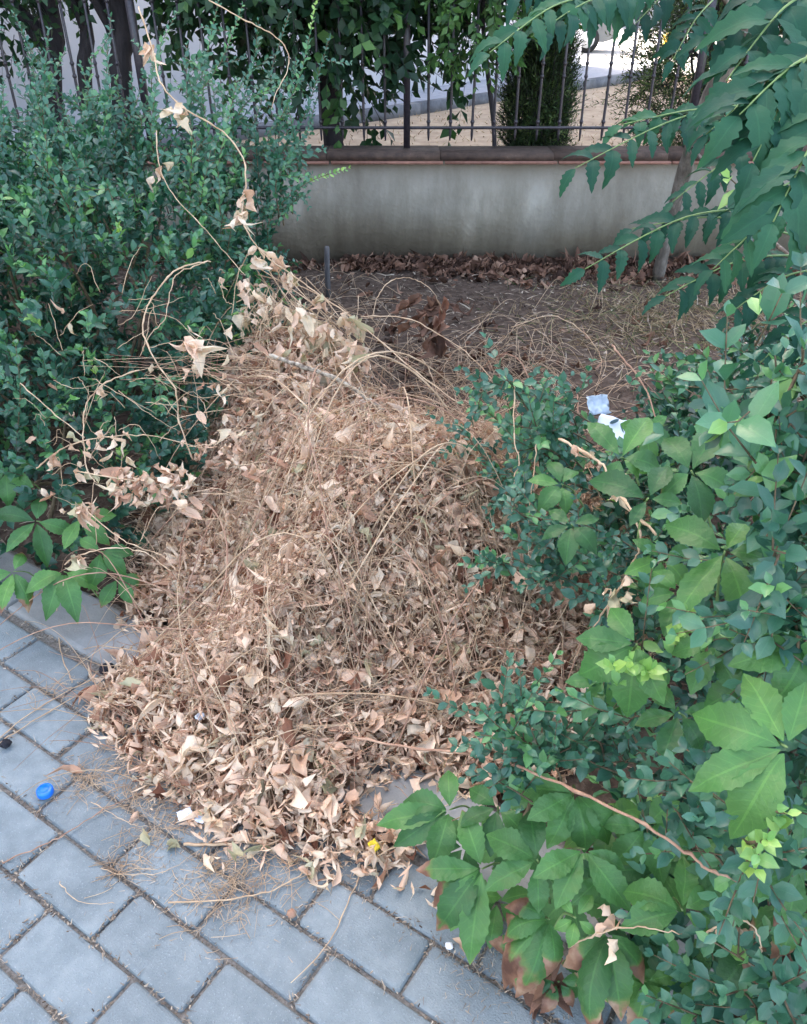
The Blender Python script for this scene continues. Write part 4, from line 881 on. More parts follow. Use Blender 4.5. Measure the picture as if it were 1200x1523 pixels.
# brown leaves blown against the wall
n = 2300; xx = np.where(g.uniform(0, 1, n) < .75, g.uniform(-.35, 2.2, n), g.uniform(-1.8, 2.4, n)); yy = WALLY - .03 - np.abs(g.normal(0, .12, n)) * np.where(xx > .1, 1.3, .6); zz = bed_h(xx, yy) + .01 + .035 * np.clip(1 - (WALLY - yy) / .25, 0, 1) * (.5 + .5 * vnoise(xx, yy * 0, 1.5, 4)) * g.uniform(0, 1, n)
X, Y, Z = random_frames(n, g, .6); a = Acc()
S_ = g.integers(0, len(T_dry), n)
for k, T in enumerate(T_dry): m = S_ == k; a.inst(T, np.column_stack([xx, yy, zz])[m], X[m], Y[m], Z[m], g.uniform(.03, .075, m.sum()), g.uniform(0, 1, m.sum()) ** 1.4)
n = 1000; xx = g.uniform(-.9, 1.4, n); yy = g.uniform(2.3, 4.4, n); keep = g.uniform(0, 1, n) < np.exp(-((xx - .1) / .5) ** 2 - ((yy - 3.1) / .5) ** 2) + .12; xx, yy = xx[keep], yy[keep]; n = len(xx)
X, Y, Z = random_frames(n, g, .5); S_ = g.integers(0, len(T_dry), n)
for k, T in enumerate(T_dry): m = S_ == k; a.inst(T, np.column_stack([xx, yy, bed_h(xx, yy) + .012])[m], X[m], Y[m], Z[m], g.uniform(.03, .07, m.sum()), g.uniform(0, .9, m.sum()))
tag(a.build('leaf_litter', M['litter'], smooth=True), 'brown dead leaves drifted along the foot of the wall', 'leaf litter', kind='stuff')
# dry and greenish grass patch right of centre
n = 2200; c = at_z(1000, 480); P2 = np.column_stack([g.normal(c[0], .38, n), g.normal(c[1], .36, n)]); P2 = P2[(P2[:, 1] < WALLY - .1) & (P2[:, 1] > 2.0)]; n = len(P2)
D = np.column_stack([g.normal(0, 1, n), g.normal(0, 1, n), g.uniform(.1, .8, n)]); X, Y, Z = frames(D, g.normal(size=(n, 3)))
P = np.column_stack([P2, bed_h(P2[:, 0], P2[:, 1])]); L = g.uniform(.04, .13, n); m = g.uniform(0, 1, n) < .72
a = Acc(); a.inst(T_blade[1], P[m], X[m], Y[m], Z[m], np.column_stack([np.full(m.sum(), .07), L[m], L[m]]), g.uniform(0, .8, m.sum())); tag(a.build('dry_grass', M['hay']), 'patch of matted dry grass on the soil right of centre before the wall', 'grass', kind='stuff')
a = Acc(); m = ~m; a.inst(T_blade[0], P[m], X[m], Y[m], Z[m], np.column_stack([np.full(m.sum(), .07), L[m], L[m]]), g.uniform(0, 1, m.sum())); tag(a.build('weedy_grass', M['weed']), 'thin greenish grass growing through the dry patch before the wall', 'grass', kind='stuff')
# tangle of thin dry stems behind the heap
a = Acc()
for i in range(400):
    if i % 4: px, py = g.normal(730, 90), g.normal(575, 40)
    else: px, py = g.normal(470, 60), g.normal(480, 40)
    p = on_pile(px, py, .0); p[2] = max(p[2], float(bed_h(p[0], p[1]))); an = g.uniform(0, 6.28); L = g.uniform(.1, .4); d = np.array([math.cos(an), math.sin(an), 0])
    q = smooth_path([p, p + d * L * .5 + [0, 0, g.uniform(.01, .10)] + g.normal(size=3) * .03, p + d * L + [0, 0, g.uniform(0, .05)]], 5); a.tube(q, np.linspace(.0016, .0007, len(q)), 3)
tag(a.build('tangled_stems', M['straw']), 'loose tangle of thin dry stems behind and beside the heap', 'dry stems', kind='stuff')

# ================================================================ CREEPER (hand-placed palmate leaves)
T_cr = [leaf_T(18, 4, serr(.205 + .03 * k, .55, .06, 1.05), .28, .2 + .3 * k, crump=.024, twist=.18 * (k - 1), seed=80 + k, droop_tip=.25) for k in range(3)]
T_crs = [leaf_T(18, 4, serr(.23, .56, .07, 1.0), .1, .5, curl=.5, crump=.035, twist=.5 * (1 if k else -1), seed=90 + k, droop_tip=.9) for k in range(2)]
TL['cr'] = T_cr; TL['crs'] = T_crs
g = np.random.default_rng(71)
def creeper(label, base, leaves, near=1.0, dead=()):
    th = empty('creeper', base, label, 'creeper')
    for (jx, jy, Zd, tips, sc_) in leaves:
        Zd *= near
        J = at_d(jx, jy, Zd); N0 = nrm(np.array([0, -.35, 1.]) * .8 + g.normal(size=3) * .16 + nrm(O - J) * .55)
        root = J + np.array([g.uniform(-.02, .08), g.uniform(.0, .08), -g.uniform(.06, .14)]); root[2] = max(root[2], .005)
        a = Acc(); a.tube(smooth_path([root, (root + J) / 2 + [0, .01, .01], J], 4), np.linspace(.0022, .0014, 9), 5); lf = a.build('leaf', M['greenstem'], th)
        b0 = g.uniform(.1, .8)
        for (tx, ty) in tips:
            d = ray(tx, ty); nn = nrm(N0 + g.normal(size=3) * .10); den = d @ nn
            P = O + d * (((J - O) @ nn) / den) if abs(den) > .15 else at_d(tx, ty, Zd)
            L = np.linalg.norm(P - J)
            if L > .24: P = at_d(tx, ty, Zd); L = np.linalg.norm(P - J)
            X, Y, Z = frames((P - J)[None] + 0, nn[None]); st = J + Y[0] * .006
            scv = max(0, sc_ + g.uniform(-.25, .15)) if sc_ else (.35 if g.uniform() < .12 else 0)
            kind = 'crs' if scv > .45 else 'cr'
            me = leaflet_mesh(kind, M['creeper'], 'leaflet', int(g.integers(len(TL[kind]))), int(np.clip(b0 + g.uniform(-.2, .2), 0, .99) * 8), int(scv * 8))
            wsc = np.clip(.085 / L, .85, 1.15)
            place_part(me, 'leaflet', lf, st, X[0], Y[0], Z[0], (L * wsc, L, L))
    for (dx, dy, dz) in dead:
        X, Y, Z = frames((np.array([g.normal() * .6, -.4, -.6]))[None], g.normal(size=(1, 3))); kk = ('d', int(g.integers(len(T_dry))), int(g.uniform(0, 4)))
        if kk not in lib: lib[kk] = part_from_T(T_dry[kk[1]], (kk[2] + 1) / 5, 0, M['litter'], 'dead_leaflet')
        place_part(lib[kk], 'dead_leaflet', th, at_d(dx, dy, dz), X[0], Y[0], Z[0], g.uniform(.035, .06))
    return th
def palm(jx, jy, r, rot, n=5, spread=230):
    return [(jx + r * (1 - .12 * abs(i - (n - 1) / 2)) * math.cos(R(rot + (i / (n - 1) - .5) * spread)), jy + r * (1 - .12 * abs(i - (n - 1) / 2)) * math.sin(R(rot + (i / (n - 1) - .5) * spread))) for i in range(n)]
creeper('green five-fingered creeper with large pointed leaflets over the right hedge, unscorched', (.5, 1.1, 0), [
    (924, 680, 1.50, [(877, 626), (968, 612), (905, 720), (950, 700), (985, 690)], 0),
    (1028, 700, 1.30, [(992, 645), (1072, 630), (1097, 724), (1050, 770), (988, 732)], 0),
    (964, 741, 1.28, [(882, 706), (992, 690), (1010, 745), (940, 775)], 0),
    (1078, 820, 1.10, [(994, 772), (1108, 775), (1142, 826), (1118, 924), (1008, 908)], .05),
    (947, 958, 1.10, [(863, 947), (908, 905), (932, 1062), (865, 1003), (982, 1040)], 0),
    (1170, 1111, .86, [(1031, 1060), (1029, 1168), (1090, 1238), (1198, 1022), (1112, 1005)], 0),
    (1200, 960, .92, palm(1200, 960, 95, 170), 0), (1140, 900, 1.1, palm(1140, 900, 70, 40), 0), (900, 1010, 1.2, palm(900, 1010, 60, 120), 0),
    (850, 780, 1.6, palm(850, 780, 50, 100), 0), (1010, 880, 1.2, palm(1010, 880, 60, 110), 0), (835, 720, 1.75, palm(835, 720, 45, 190), 0), (1060, 960, 1.05, palm(1060, 960, 75, 60), 0), (1150, 720, 1.0, palm(1150, 720, 60, 110), 0), (1190, 1290, .9, palm(1190, 1290, 90, 160), .0), (985, 830, 1.3, palm(985, 830, 60, 100), 0), (1120, 1010, 1.05, palm(1120, 1010, 75, 150), 0), (1010, 1060, 1.1, palm(1010, 1060, 70, 110), 0), (960, 640, 1.6, palm(960, 640, 45, 80), 0)], near=.86)
creeper('low creeper with brown scorched leaf tips hanging over the kerb at bottom right', (.2, .8, 0), [
    (669, 1204, 1.34, [(563, 1222), (603, 1188), (666, 1146), (648, 1278), (590, 1254)], 0),
    (717, 1292, 1.26, [(624, 1292), (650, 1381), (697, 1430), (690, 1212), (640, 1335)], .55),
    (799, 1279, 1.16, [(788, 1206), (730, 1240), (840, 1308), (801, 1353), (724, 1318)], 0),
    (856, 1179, 1.18, [(762, 1168), (790, 1215), (818, 1258), (876, 1263), (915, 1245)], 0),
    (869, 1263, 1.13, [(934, 1348), (828, 1344), (925, 1290), (800, 1300)], 0),
    (817, 1367, 1.17, [(752, 1378), (733, 1450), (782, 1478), (830, 1440), (765, 1340)], .62),
    (856, 1365, 1.10, [(838, 1340), (878, 1335), (880, 1385), (850, 1400), (832, 1380)], 0),
    (905, 1385, 1.14, [(863, 1508), (922, 1500), (960, 1440), (850, 1440)], .6),
    (1015, 1354, 1.05, [(1021, 1277), (932, 1316), (930, 1373), (1062, 1325), (1060, 1385)], .2),
    (1120, 1400, 1.05, palm(1120, 1400, 80, 120), .45), (1180, 1350, 1.0, palm(1180, 1350, 75, 100), .5), (740, 1200, 1.3, palm(740, 1200, 65, 100), 0), (960, 1230, 1.15, palm(960, 1230, 80, 70), 0), (900, 1300, 1.2, palm(900, 1300, 70, 80), .1),
    (700, 1330, 1.33, palm(700, 1330, 55, 120), .3), (960, 1460, 1.15, palm(960, 1460, 70, 100), .5), (790, 1400, 1.27, palm(790, 1400, 60, 110), .6), (830, 1460, 1.22, palm(830, 1460, 45, 110), .7), (760, 1250, 1.36, palm(760, 1250, 70, 100), 0), (690, 1260, 1.40, palm(690, 1260, 60, 130), 0), (900, 1220, 1.25, palm(900, 1220, 75, 90), 0), (850, 1330, 1.3, palm(850, 1330, 75, 80), .1), (740, 1340, 1.38, palm(740, 1340, 65, 100), .2), (940, 1400, 1.22, palm(940, 1400, 75, 100), .3), (980, 1290, 1.18, palm(980, 1290, 75, 60), 0), (880, 1450, 1.26, palm(880, 1450, 60, 90), .5), (1000, 1460, 1.15, palm(1000, 1460, 70, 70), .3), (1090, 1300, 1.08, palm(1090, 1300, 80, 120), .1), (1130, 1470, 1.08, palm(1130, 1470, 70, 100), .4), (1060, 1450, 1.1, palm(1060, 1450, 70, 130), .3)], near=.97,
    dead=[(790, 1440, 1.2), (800, 1465, 1.22), (825, 1450, 1.2), (840, 1430, 1.18), (760, 1450, 1.25), (780, 1475, 1.25), (810, 1480, 1.24), (700, 1330, 1.33), (690, 1370, 1.35), (720, 1390, 1.32), (1130, 1390, 1.0), (1165, 1330, .95), (1175, 1420, 1.0), (1110, 1480, 1.05), (830, 1440, 1.2), (735, 1430, 1.3), (870, 1500, 1.2), (770, 1420, 1.28)])
creeper('dark creeper leaves with a few browned tips at the foot of the left hedge', (-.9, 1.7, 0), [
    (54, 775, 1.95, [(-10, 758), (10, 815), (70, 835), (110, 790), (60, 740)], .25),
    (120, 770, 1.95, [(158, 806), (95, 812), (170, 765), (110, 735)], 0),
    (95, 850, 1.90, [(68, 908), (108, 905), (40, 870), (140, 865)], .1), (20, 850, 1.9, [(0, 905), (45, 895), (-20, 860), (35, 820)], .5),
    (150, 820, 1.92, [(185, 850), (140, 870), (120, 800), (195, 820)], 0), (175, 860, 1.95, [(150, 900), (195, 895), (215, 860)], .5), (10, 700, 2.0, palm(10, 700, 45, 90), .2)])

# ================================================================ SINGLE VINES, STICKS, SMALL THINGS
def vine(label, pts, r=.0022, mat='straw', name='dry_vine', cat_='vine', taper=.5, mode=None, leaves=()):
    W = []
    for p in pts:
        if len(p) == 2: W.append(on_pile(p[0], p[1], mode or .02))
        elif p[2] == 'g': W.append(at_z(p[0], p[1], .006))
        else: W.append(at_d(*p))
    r *= .75; path = smooth_path(W, 6); loc = path[0].copy(); e = empty(name, loc, label, cat_)
    path = path + g.normal(size=path.shape) * .0010; nod = np.where(np.arange(len(path)) % 5 == 2, 1.35, .95) * g.uniform(.9, 1.1, len(path))
    a = Acc(); a.tube(path, np.linspace(r, r * taper, len(path)) * nod, 6); a.build('stem', M[mat], e, smooth=True)
    for (lx, ly, n, s) in leaves:
        k = int(np.argmin([abs(project(p)[0] - lx) + abs(project(p)[1] - ly) for p in path]))
        for q in range(n):
            X, Y, Z = frames((np.array([0, 0, -1.]) + g.normal(size=3) * .4)[None], g.normal(size=(1, 3))); kk = (int(g.integers(len(T_dry))), int(g.uniform(2, 8)))
            if kk not in dlib: dlib[kk] = part_from_T(T_dry[kk[0]], (kk[1] + .5) / 8, 0, M['dry'], 'dry_leaf')
            place_part(dlib[kk], 'dry_leaf', e, path[k] + g.normal(size=3) * .012, X[0], Y[0], Z[0], s * g.uniform(.8, 1.2))
    return e
def project(p):
    v = p - O; Zd = v[1] * CP - v[2] * SP; return (v[0] / Zd * F + 600, 761.5 - (v[1] * SP + v[2] * CP) / Zd * F)
g = np.random.default_rng(81)
vine('thin dry vine hooking down through the upper left hedge shoots from the top edge', [(310, 0, 2.5), (360, 28, 2.5), (400, 48, 2.5), (426, 72, 2.5), (427, 105, 2.5), (412, 135, 2.5), (403, 162, 2.5)], .0028)
vine('long dry vine with withered hanging leaves trailing from the hedge top down to the heap', [(205, 10, 2.45), (228, 78, 2.42), (238, 122, 2.4), (272, 160, 2.4), (330, 195, 2.38), (361, 235, 2.38), (365, 270, 2.36), (360, 320, 2.34), (372, 352, 2.32), (400, 385, 2.32), (430, 405, 2.34), (475, 438, 2.3), (520, 470, 2.28), (580, 520, 2.24), (640, 570, 2.15), (700, 612, 2.1)], .0034, taper=.6,
     leaves=[(268, 170, 7, .05), (345, 290, 6, .04), (340, 320, 6, .045), (370, 375, 6, .045), (405, 390, 5, .04), (428, 410, 6, .05), (515, 475, 9, .055), (530, 490, 8, .05), (235, 60, 5, .04), (470, 445, 5, .04)])
vine('slim dry vine running down the middle of the left hedge', [(232, 195, 2.4), (238, 250, 2.35), (262, 295, 2.3), (300, 335, 2.25), (330, 370, 2.25), (365, 410, 2.25)], .0024, leaves=[(300, 250, 4, .04)])
vine('pale vine curling in a tall hoop before the left hedge', [(312, 388, 2.1), (275, 396, 2.05), (250, 412, 2.02), (222, 450, 2.0), (212, 490, 1.98), (232, 538, 1.96), (260, 579, 1.95), (266, 625, 1.95), (287, 684, 1.95)], .0028, taper=.8)
vine('second pale strand inside the tall hoop before the left hedge', [(300, 392, 2.1), (262, 410, 2.05), (250, 450, 2.03), (244, 475, 2.02), (222, 500, 2.0), (208, 530, 2.0)], .0018, taper=.7)
vine('dry vine reaching left from the heap with small curled leaves along it', [(54, 697, 1.85), (80, 676, 1.85), (115, 658, 1.85), (175, 648, 1.86), (233, 650, 1.88), (304, 667, 1.9)], .0024, leaves=[(72, 665, 3, .03), (155, 650, 4, .032), (115, 658, 3, .03), (180, 650, 3, .025)])
vine('forked vine arching down in front of the dark hedge at left', [(208, 550, 1.95), (165, 565, 1.92), (135, 590, 1.9), (124, 620, 1.88), (124, 660, 1.86), (130, 700, 1.85), (146, 720, 1.85)], .0024, taper=.7, leaves=[(135, 700, 4, .03), (150, 690, 3, .03)])
vine('straight thin pale stem slanting across the lower left hedge', [(30, 570, 1.85), (75, 610, 1.83), (125, 650, 1.82)], .0018, taper=.8)
vine('dry vine sweeping from the left creeper into the heap', [(121, 752, 1.8), (167, 792, 1.78), (200, 812, 1.77), (240, 826, 1.75), (262, 850, 1.74)], .002, leaves=[(115, 745, 6, .04), (75, 740, 4, .04)])
vine('dry vine with shrivelled pods drooping beside the left creeper', [(95, 840, 1.75), (120, 825, 1.75), (165, 815, 1.74), (215, 822, 1.73), (255, 850, 1.72)], .0022, leaves=[(115, 835, 6, .03)])
vine('longest reddish vine arching right across the heap', [(267, 846), (275, 790), (317, 729), (375, 692), (437, 671), (500, 667), (567, 673), (670, 683), (754, 712)], .0032, 'redstem', taper=.7, mode=.045)
vine('second arching vine just under the longest one on the heap', [(300, 800), (345, 735), (400, 700), (470, 678), (560, 684), (650, 698), (735, 735)], .0024, 'straw', taper=.7, mode=.035)
vine('woody reddish vine slanting from the heap down into the right hedge', [(525, 1096, 1.42), (608, 1112, 1.36), (692, 1121, 1.26), (775, 1142, 1.12), (900, 1196, .97), (1006, 1257, .90), (1055, 1292, .88), (1100, 1315, .88)], .0031, 'redstem', taper=.7)
vine('pale woody vine looping over the creeper right of the heap', [(832, 653, 1.45), (862, 668, 1.38), (892, 689, 1.3), (911, 719, 1.24), (937, 756, 1.16), (975, 794, 1.1)], .0032, taper=.8, leaves=[(862, 700, 4, .022), (862, 725, 4, .025)])
vine('curved pale vine bending down the right hedge to the heap edge', [(937, 756, 1.16), (952, 790, 1.14), (950, 815, 1.14), (935, 850, 1.16), (907, 895, 1.2), (885, 930, 1.24), (850, 985, 1.32)], .0026, leaves=[(900, 890, 5, .03), (940, 860, 4, .025)])
vine('long straw lying from the low creeper across the pavers to the front', [(729, 1192, 1.3), (658, 1225, 1.33), (596, 1254, 1.36), (546, 1287, 'g'), (521, 1333, 'g'), (490, 1400, 'g'), (433, 1462, 'g')], .0019, taper=.6)
vine('upper of two long straws reaching left over the kerb onto the pavers', [(0, 1097, 'g'), (57, 1053, 'g'), (132, 1013, 'g'), (199, 996, 'g'), (287, 991)], .0017, taper=.8)
vine('lower of two long straws reaching left over the kerb onto the pavers', [(-5, 1108, 'g'), (60, 1066, 'g'), (140, 1022, 'g'), (210, 1004, 'g'), (290, 1000)], .0017, taper=.8)
vine('bent straw dangling over the kerb from the left creeper', [(95, 866, 1.85), (84, 910, 'g'), (88, 955, 'g'), (97, 990, 'g'), (108, 1014, 'g')], .0018, taper=.8)
vine('brown twig lying across the pavers behind the blue cap', [(4, 1283, 'g'), (50, 1263, 'g'), (96, 1241, 'g'), (156, 1203, 'g'), (214, 1178, 'g'), (299, 1145)], .0018, 'redstem')
vine('long yellowish straw curving along the front edge of the heap', [(250, 1343, 'g'), (337, 1337, 'g'), (390, 1329, 'g'), (437, 1308, 'g'), (460, 1285, 'g'), (490, 1240), (520, 1210)], .002, taper=.7)
vine('thin straw hanging down the front of the heap onto the pavers', [(390, 1190), (400, 1230, 'g'), (413, 1265, 'g'), (431, 1302, 'g'), (434, 1350, 'g')], .0014)
vine('white thread-like straw lying left of the small front heap', [(136, 1193, 'g'), (170, 1212, 'g'), (200, 1227, 'g'), (224, 1230, 'g')], .0011)
vine('short curled straw on the pavers at lower left', [(89, 1312, 'g'), (105, 1333, 'g'), (130, 1344, 'g'), (170, 1343, 'g')], .0011)
vine('pale curved straw on the pavers below the heap front', [(150, 1292, 'g'), (190, 1301, 'g'), (245, 1295, 'g'), (300, 1262, 'g')], .0011)
vine('bare twig hooped above the soil behind the heap', [(553, 475, 2.5), (562, 440, 2.5), (582, 417, 2.5), (605, 413, 2.5), (630, 422, 2.5), (648, 440, 2.52), (658, 465, 2.55)], .0022)
vine('slim stem arching right from the heap crest over bare soil', [(537, 471, 2.4), (600, 472, 2.35), (650, 496, 2.3), (700, 530, 2.25), (740, 575, 2.15)], .0024)
vine('upright straw standing in the soil beyond the heap crest', [(533, 440, 2.75), (530, 500, 2.7)], .002)
vine('bare forked twig leaning over soil left of the right hedge', [(911, 514, 1.9), (930, 538, 1.85), (950, 562, 1.8), (968, 597, 1.75), (986, 660, 1.65)], .0035, 'redstem')
vine('fork of thin twig crossing the leaning bare twig', [(925, 532, 1.87), (950, 560, 1.85), (985, 595, 1.85)], .0016, 'redstem')
vine('grey thin twig looping over the soil right of the heap', [(760, 487, 2.4), (820, 470, 2.4), (865, 492, 2.35), (893, 530, 2.3), (892, 560, 2.25), (885, 575, 2.2)], .0016)
vine('white hair-thin stem standing in the privet spray right of the heap', [(765, 575, 1.65), (764, 640, 1.6), (772, 690, 1.58), (765, 710, 1.58), (760, 790, 1.5)], .002)
vine('second upright straw in the privet spray right of the heap', [(798, 655, 1.6), (794, 700, 1.56), (788, 760, 1.52), (786, 850, 1.45)], .0016)
vine('looped pale vine at bottom right over scorched creeper leaves', [(1050, 1386, .95), (1080, 1372, .93), (1112, 1372, .92), (1130, 1395, .92), (1128, 1425, .93), (1120, 1458, .95)], .0018)
vine('thin vine with a curled dead leaf crossing the scorched creeper leaves', [(845, 1409, 1.08), (875, 1395, 1.06), (918, 1380, 1.03), (965, 1379, 1.01), (1015, 1390, .99)], .0019, leaves=[(918, 1380, 4, .03)])
for i in range(26):
    pass
def stick(label, pts, r, mat, name='stick', knots=True):
    W = [on_pile(p[0], p[1], p[3]) if len(p) == 4 else (at_z(p[0], p[1], .008) if p[2] == 'g' else at_d(*p)) for p in pts]
    path = smooth_path(W, 6); e = empty(name, path[0], label, 'stick'); a = Acc(); rr = np.linspace(r, r * .8, len(path)) * (1 + .10 * np.sin(np.arange(len(path)) * 1.3)); a.tube(path + g.normal(size=path.shape) * .0015, rr, 8); a.build('wood', M[mat], e, smooth=True)
    if knots:
        for k in (len(path) // 3, 2 * len(path) // 3):
            a = Acc(); p = path[k]; d = nrm(np.array([g.normal() * .5, -.3, .6])); a.tube([p, p + d * r * 3, p + d * r * 5 + [0.01, 0, 0]], [r * .5, r * .35, r * .2], 6); a.build('side_twig', M[mat], e)
    return e
stick('peeled grey-white stick lying on the crest of the heap', [(398, 529, 2.08), (450, 545, 2.05), (510, 568, 2.02), (545, 592, 1.99), (572, 612, 1.97)], .0062, 'greystick')
stick('dark woody twig propped between heap and low creeper', [(817, 1129, 1.15), (800, 1165, 1.2), (792, 1190, 1.22), (767, 1229, 1.28)], .0042, 'twigwood')
stick('straight cut straw stick lying before the heap front', [(273, 1256, 'g'), (330, 1255, 'g'), (415, 1251, 'g')], .0028, 'straw', knots=False)
stick('cut pale stick end over scorched leaves at bottom right', [(1064, 1386, .96), (1095, 1384, .95), (1124, 1386, .95)], .0042, 'straw', knots=False)
stick('short upright dark twig poking from the front of the heap', [(393, 1160, 0, .06), (384, 1195, 0, .03), (379, 1222, 'g')], .0035, 'twigwood', knots=False)
sk = empty('wooden_stake', at_y(488, 400, 4.0), 'short grey weathered stake standing in the soil near the wall', 'stake')
p = at_z(488, 432, .03); a = Acc(); tilt = np.array([.012, 0, .0])
a.tube([p + [0, 0, -.06], p + [0, 0, .10], p + [.005, 0, .215], p + [.006, 0, .225]], [.014, .0145, .0135, .009], 7); sk.location = tuple(p); a.build('wood', M['stake'], sk)
# bunches of stems at left, with a rolled pinkish leaf
bunch = empty('stem_bunch', at_d(300, 545, 1.95), 'bunch of thin cut stems fanning left out of the heap with frayed tips', 'dry stems')
for i in range(30):
    p0 = on_pile(g.normal(400, 22), g.normal(560, 20), .02); p1 = at_d(g.normal(290, 45), g.normal(545, 20), g.uniform(1.9, 2.0)); p2 = at_d(g.uniform(100, 280), g.normal(548, 18), g.uniform(1.85, 1.95)); a = Acc(); r = g.uniform(.0007, .0014)
    q = smooth_path([p0, (p0 + p1) / 2 + g.normal(size=3) * .012, p1] + ([p2] if i % 3 == 0 else []), 5); a.tube(q, np.linspace(r, r * .4, len(q)), 4); a.build('stem', M['straw' if i % 2 else 'redstem'], bunch)
rl = empty('rolled_leaf', at_d(287, 516, 1.9), 'pinkish rolled dead leaf sitting on the bunch of stems left of the heap', 'leaf')
for k in range(5):
    X, Y, Z = frames((at_d(300, 535, 1.9) - at_d(268, 505, 1.9) + g.normal(size=3) * .01)[None], (np.array([0, -.5, .8]) + g.normal(size=3) * .5)[None]); place_part(part_from_T(T_dry[k], .4 + .1 * k, 0, M['dry'], 'blade'), 'blade', rl, at_d(270 + 3 * k, 506 + 2 * k, 1.89), X[0], Y[0], Z[0], .062)
# spray of dead leaves sticking out left, over the hedge foot
spray = empty('dead_leaf_spray', at_d(230, 730, 1.8), 'drooping spray of grey-beige dead leaves jutting left from the heap', 'dead leaves')
for i in range(90):
    t = g.uniform(0, 1); p = at_d(165 + 125 * t, 715 + 8 * t + g.normal(0, 14), 1.82 + .04 * t); X, Y, Z = frames((np.array([-.3, 0, -.8]) + g.normal(size=3) * .5)[None], g.normal(size=(1, 3))); kk = (int(g.integers(len(T_dry))), int(g.uniform(1, 7)))
    if kk not in dlib: dlib[kk] = part_from_T(T_dry[kk[0]], (kk[1] + .5) / 8, 0, M['dry'], 'dry_leaf')
    place_part(dlib[kk], 'dry_leaf', spray, p, X[0], Y[0], Z[0], g.uniform(.02, .042))
a = Acc(); q = smooth_path([at_d(110, 700, 1.82), at_d(200, 715, 1.82), on_pile(310, 725, .02)], 6); a.tube(q, .0016, 5); a.build('stem', M['straw'], spray)
# withered mass of hanging leaves on the crest behind, left
crest = empty('withered_vine_mass', at_d(470, 470, 2.4), 'withered yellowish vine mass with hanging leaves piled against the left hedge', 'dead leaves')
lst = [[], [], [], [], []]
for i in range(260):
    px = g.normal(455, 45); py = 430 + (px - 400) * .55 + abs(g.normal(0, 45)); p = at_d(px, py, g.uniform(2.2, 2.55)); X, Y, Z = frames((np.array([0, 0, -1.]) + g.normal(size=3) * .5)[None], g.normal(size=(1, 3))); kk = (int(g.integers(len(T_dry))), int(g.uniform(3, 8)))
    if kk not in dlib: dlib[kk] = part_from_T(T_dry[kk[0]], (kk[1] + .5) / 8, 0, M['dry'], 'dry_leaf')
    place_part(dlib[kk], 'dry_leaf', crest, p, X[0], Y[0], Z[0], g.uniform(.03, .055))
a = Acc()
for i in range(110):
    px = g.normal(455, 50); py = 425 + (px - 400) * .55 + g.normal(20, 25); p = at_d(px, py, g.uniform(2.25, 2.6)); d = np.array([g.normal(0, .12), g.normal(0, .08), -g.uniform(.1, .3)]); q = smooth_path([p, p + d * .5 + g.normal(size=3) * .02, p + d], 4); a.tube(q, np.linspace(.0018, .0009, len(q)), 4)
for i in range(5):
    q = smooth_path([at_d(395 + g.normal(0, 12), 395 + g.normal(0, 15), 2.45), at_d(480 + g.normal(0, 12), 470 + g.normal(0, 20), 2.35), on_pile(600 + g.normal(0, 50), 570 + g.normal(0, 20), .03)], 6); a.tube(q, np.linspace(.002, .0012, len(q)), 4)
tag(a.build('stems', M['straw'], crest), kind='stuff')
# fine dead tendrils hanging over the face of the left hedge
a = Acc()
for i in range(90):
    px, py = g.uniform(60, 400), g.uniform(400, 820); Z0 = 1.83 + (820 - py) * .0006; an = g.uniform(-2.6, .6); L = g.uniform(30, 110); p0 = at_d(px, py, Z0); p1 = at_d(px + L * .5 * math.cos(an), py + L * .5 * math.sin(an) + g.normal(0, 10), Z0 - .02); p2 = at_d(px + L * math.cos(an), py + L * math.sin(an) + g.uniform(0, 40), Z0)
    q = smooth_path([p0, p1, p2], 5); q = q + g.normal(size=q.shape) * .0012; a.tube(q, np.linspace(.0012, .0005, len(q)), 3)
tag(a.build('dead_tendrils', M['straw']), 'fine dead tendrils caught on the face of the left hedge', 'dry stems', kind='stuff')
tl = empty('tendril_leaves', at_d(200, 600, 1.86), 'shrivelled small dead leaves caught on tendrils over the left hedge face', 'dead leaves')
for i in range(70):
    px, py = (g.normal(330, 30), g.uniform(480, 700)) if i % 3 else (g.uniform(40, 400), g.uniform(420, 800)); Z0 = 1.83 + (820 - py) * .0006; X, Y, Z = frames((np.array([0, 0, -1.]) + g.normal(size=3) * .5)[None], g.normal(size=(1, 3))); kk = (int(g.integers(len(T_dry))), int(g.uniform(1, 7)))
    if kk not in dlib: dlib[kk] = part_from_T(T_dry[kk[0]], (kk[1] + .5) / 8, 0, M['dry'], 'dry_leaf')
    place_part(dlib[kk], 'dry_leaf', tl, at_d(px, py, Z0), X[0], Y[0], Z[0], g.uniform(.018, .04))
# small items
p = at_z(68, 1180, .004)
cap = empty('bottle_cap', p, 'bright blue plastic bottle cap lying on the pavers at lower left', 'bottle cap')
a = Acc(); prof = [(.0150, 0), (.0158, .002), (.0158, .009), (.0150, .0125), (.0128, .0138), (.0, .0134)]; nS = 40; V = []
for (r, z) in prof:
    for j in range(nS): rr = r * (1 + (.018 if (j % 2 and z < .012 and z > .0) else 0)); V.append((p[0] + rr * math.cos(j * 2 * math.pi / nS), p[1] + rr * math.sin(j * 2 * math.pi / nS), p[2] + z))
a.raw(V, [(i * nS + j, i * nS + (j + 1) % nS, (i + 1) * nS + (j + 1) % nS, (i + 1) * nS + j) for i in range(len(prof) - 1) for j in range(nS)]); a.build('shell', M['blue'], cap)
a = Acc(); a.tube([p + [0, 0, .0136], p + [0, 0, .0146]], [.0098, .0092], 24); a.build('raised_disc', M['blue'], cap)
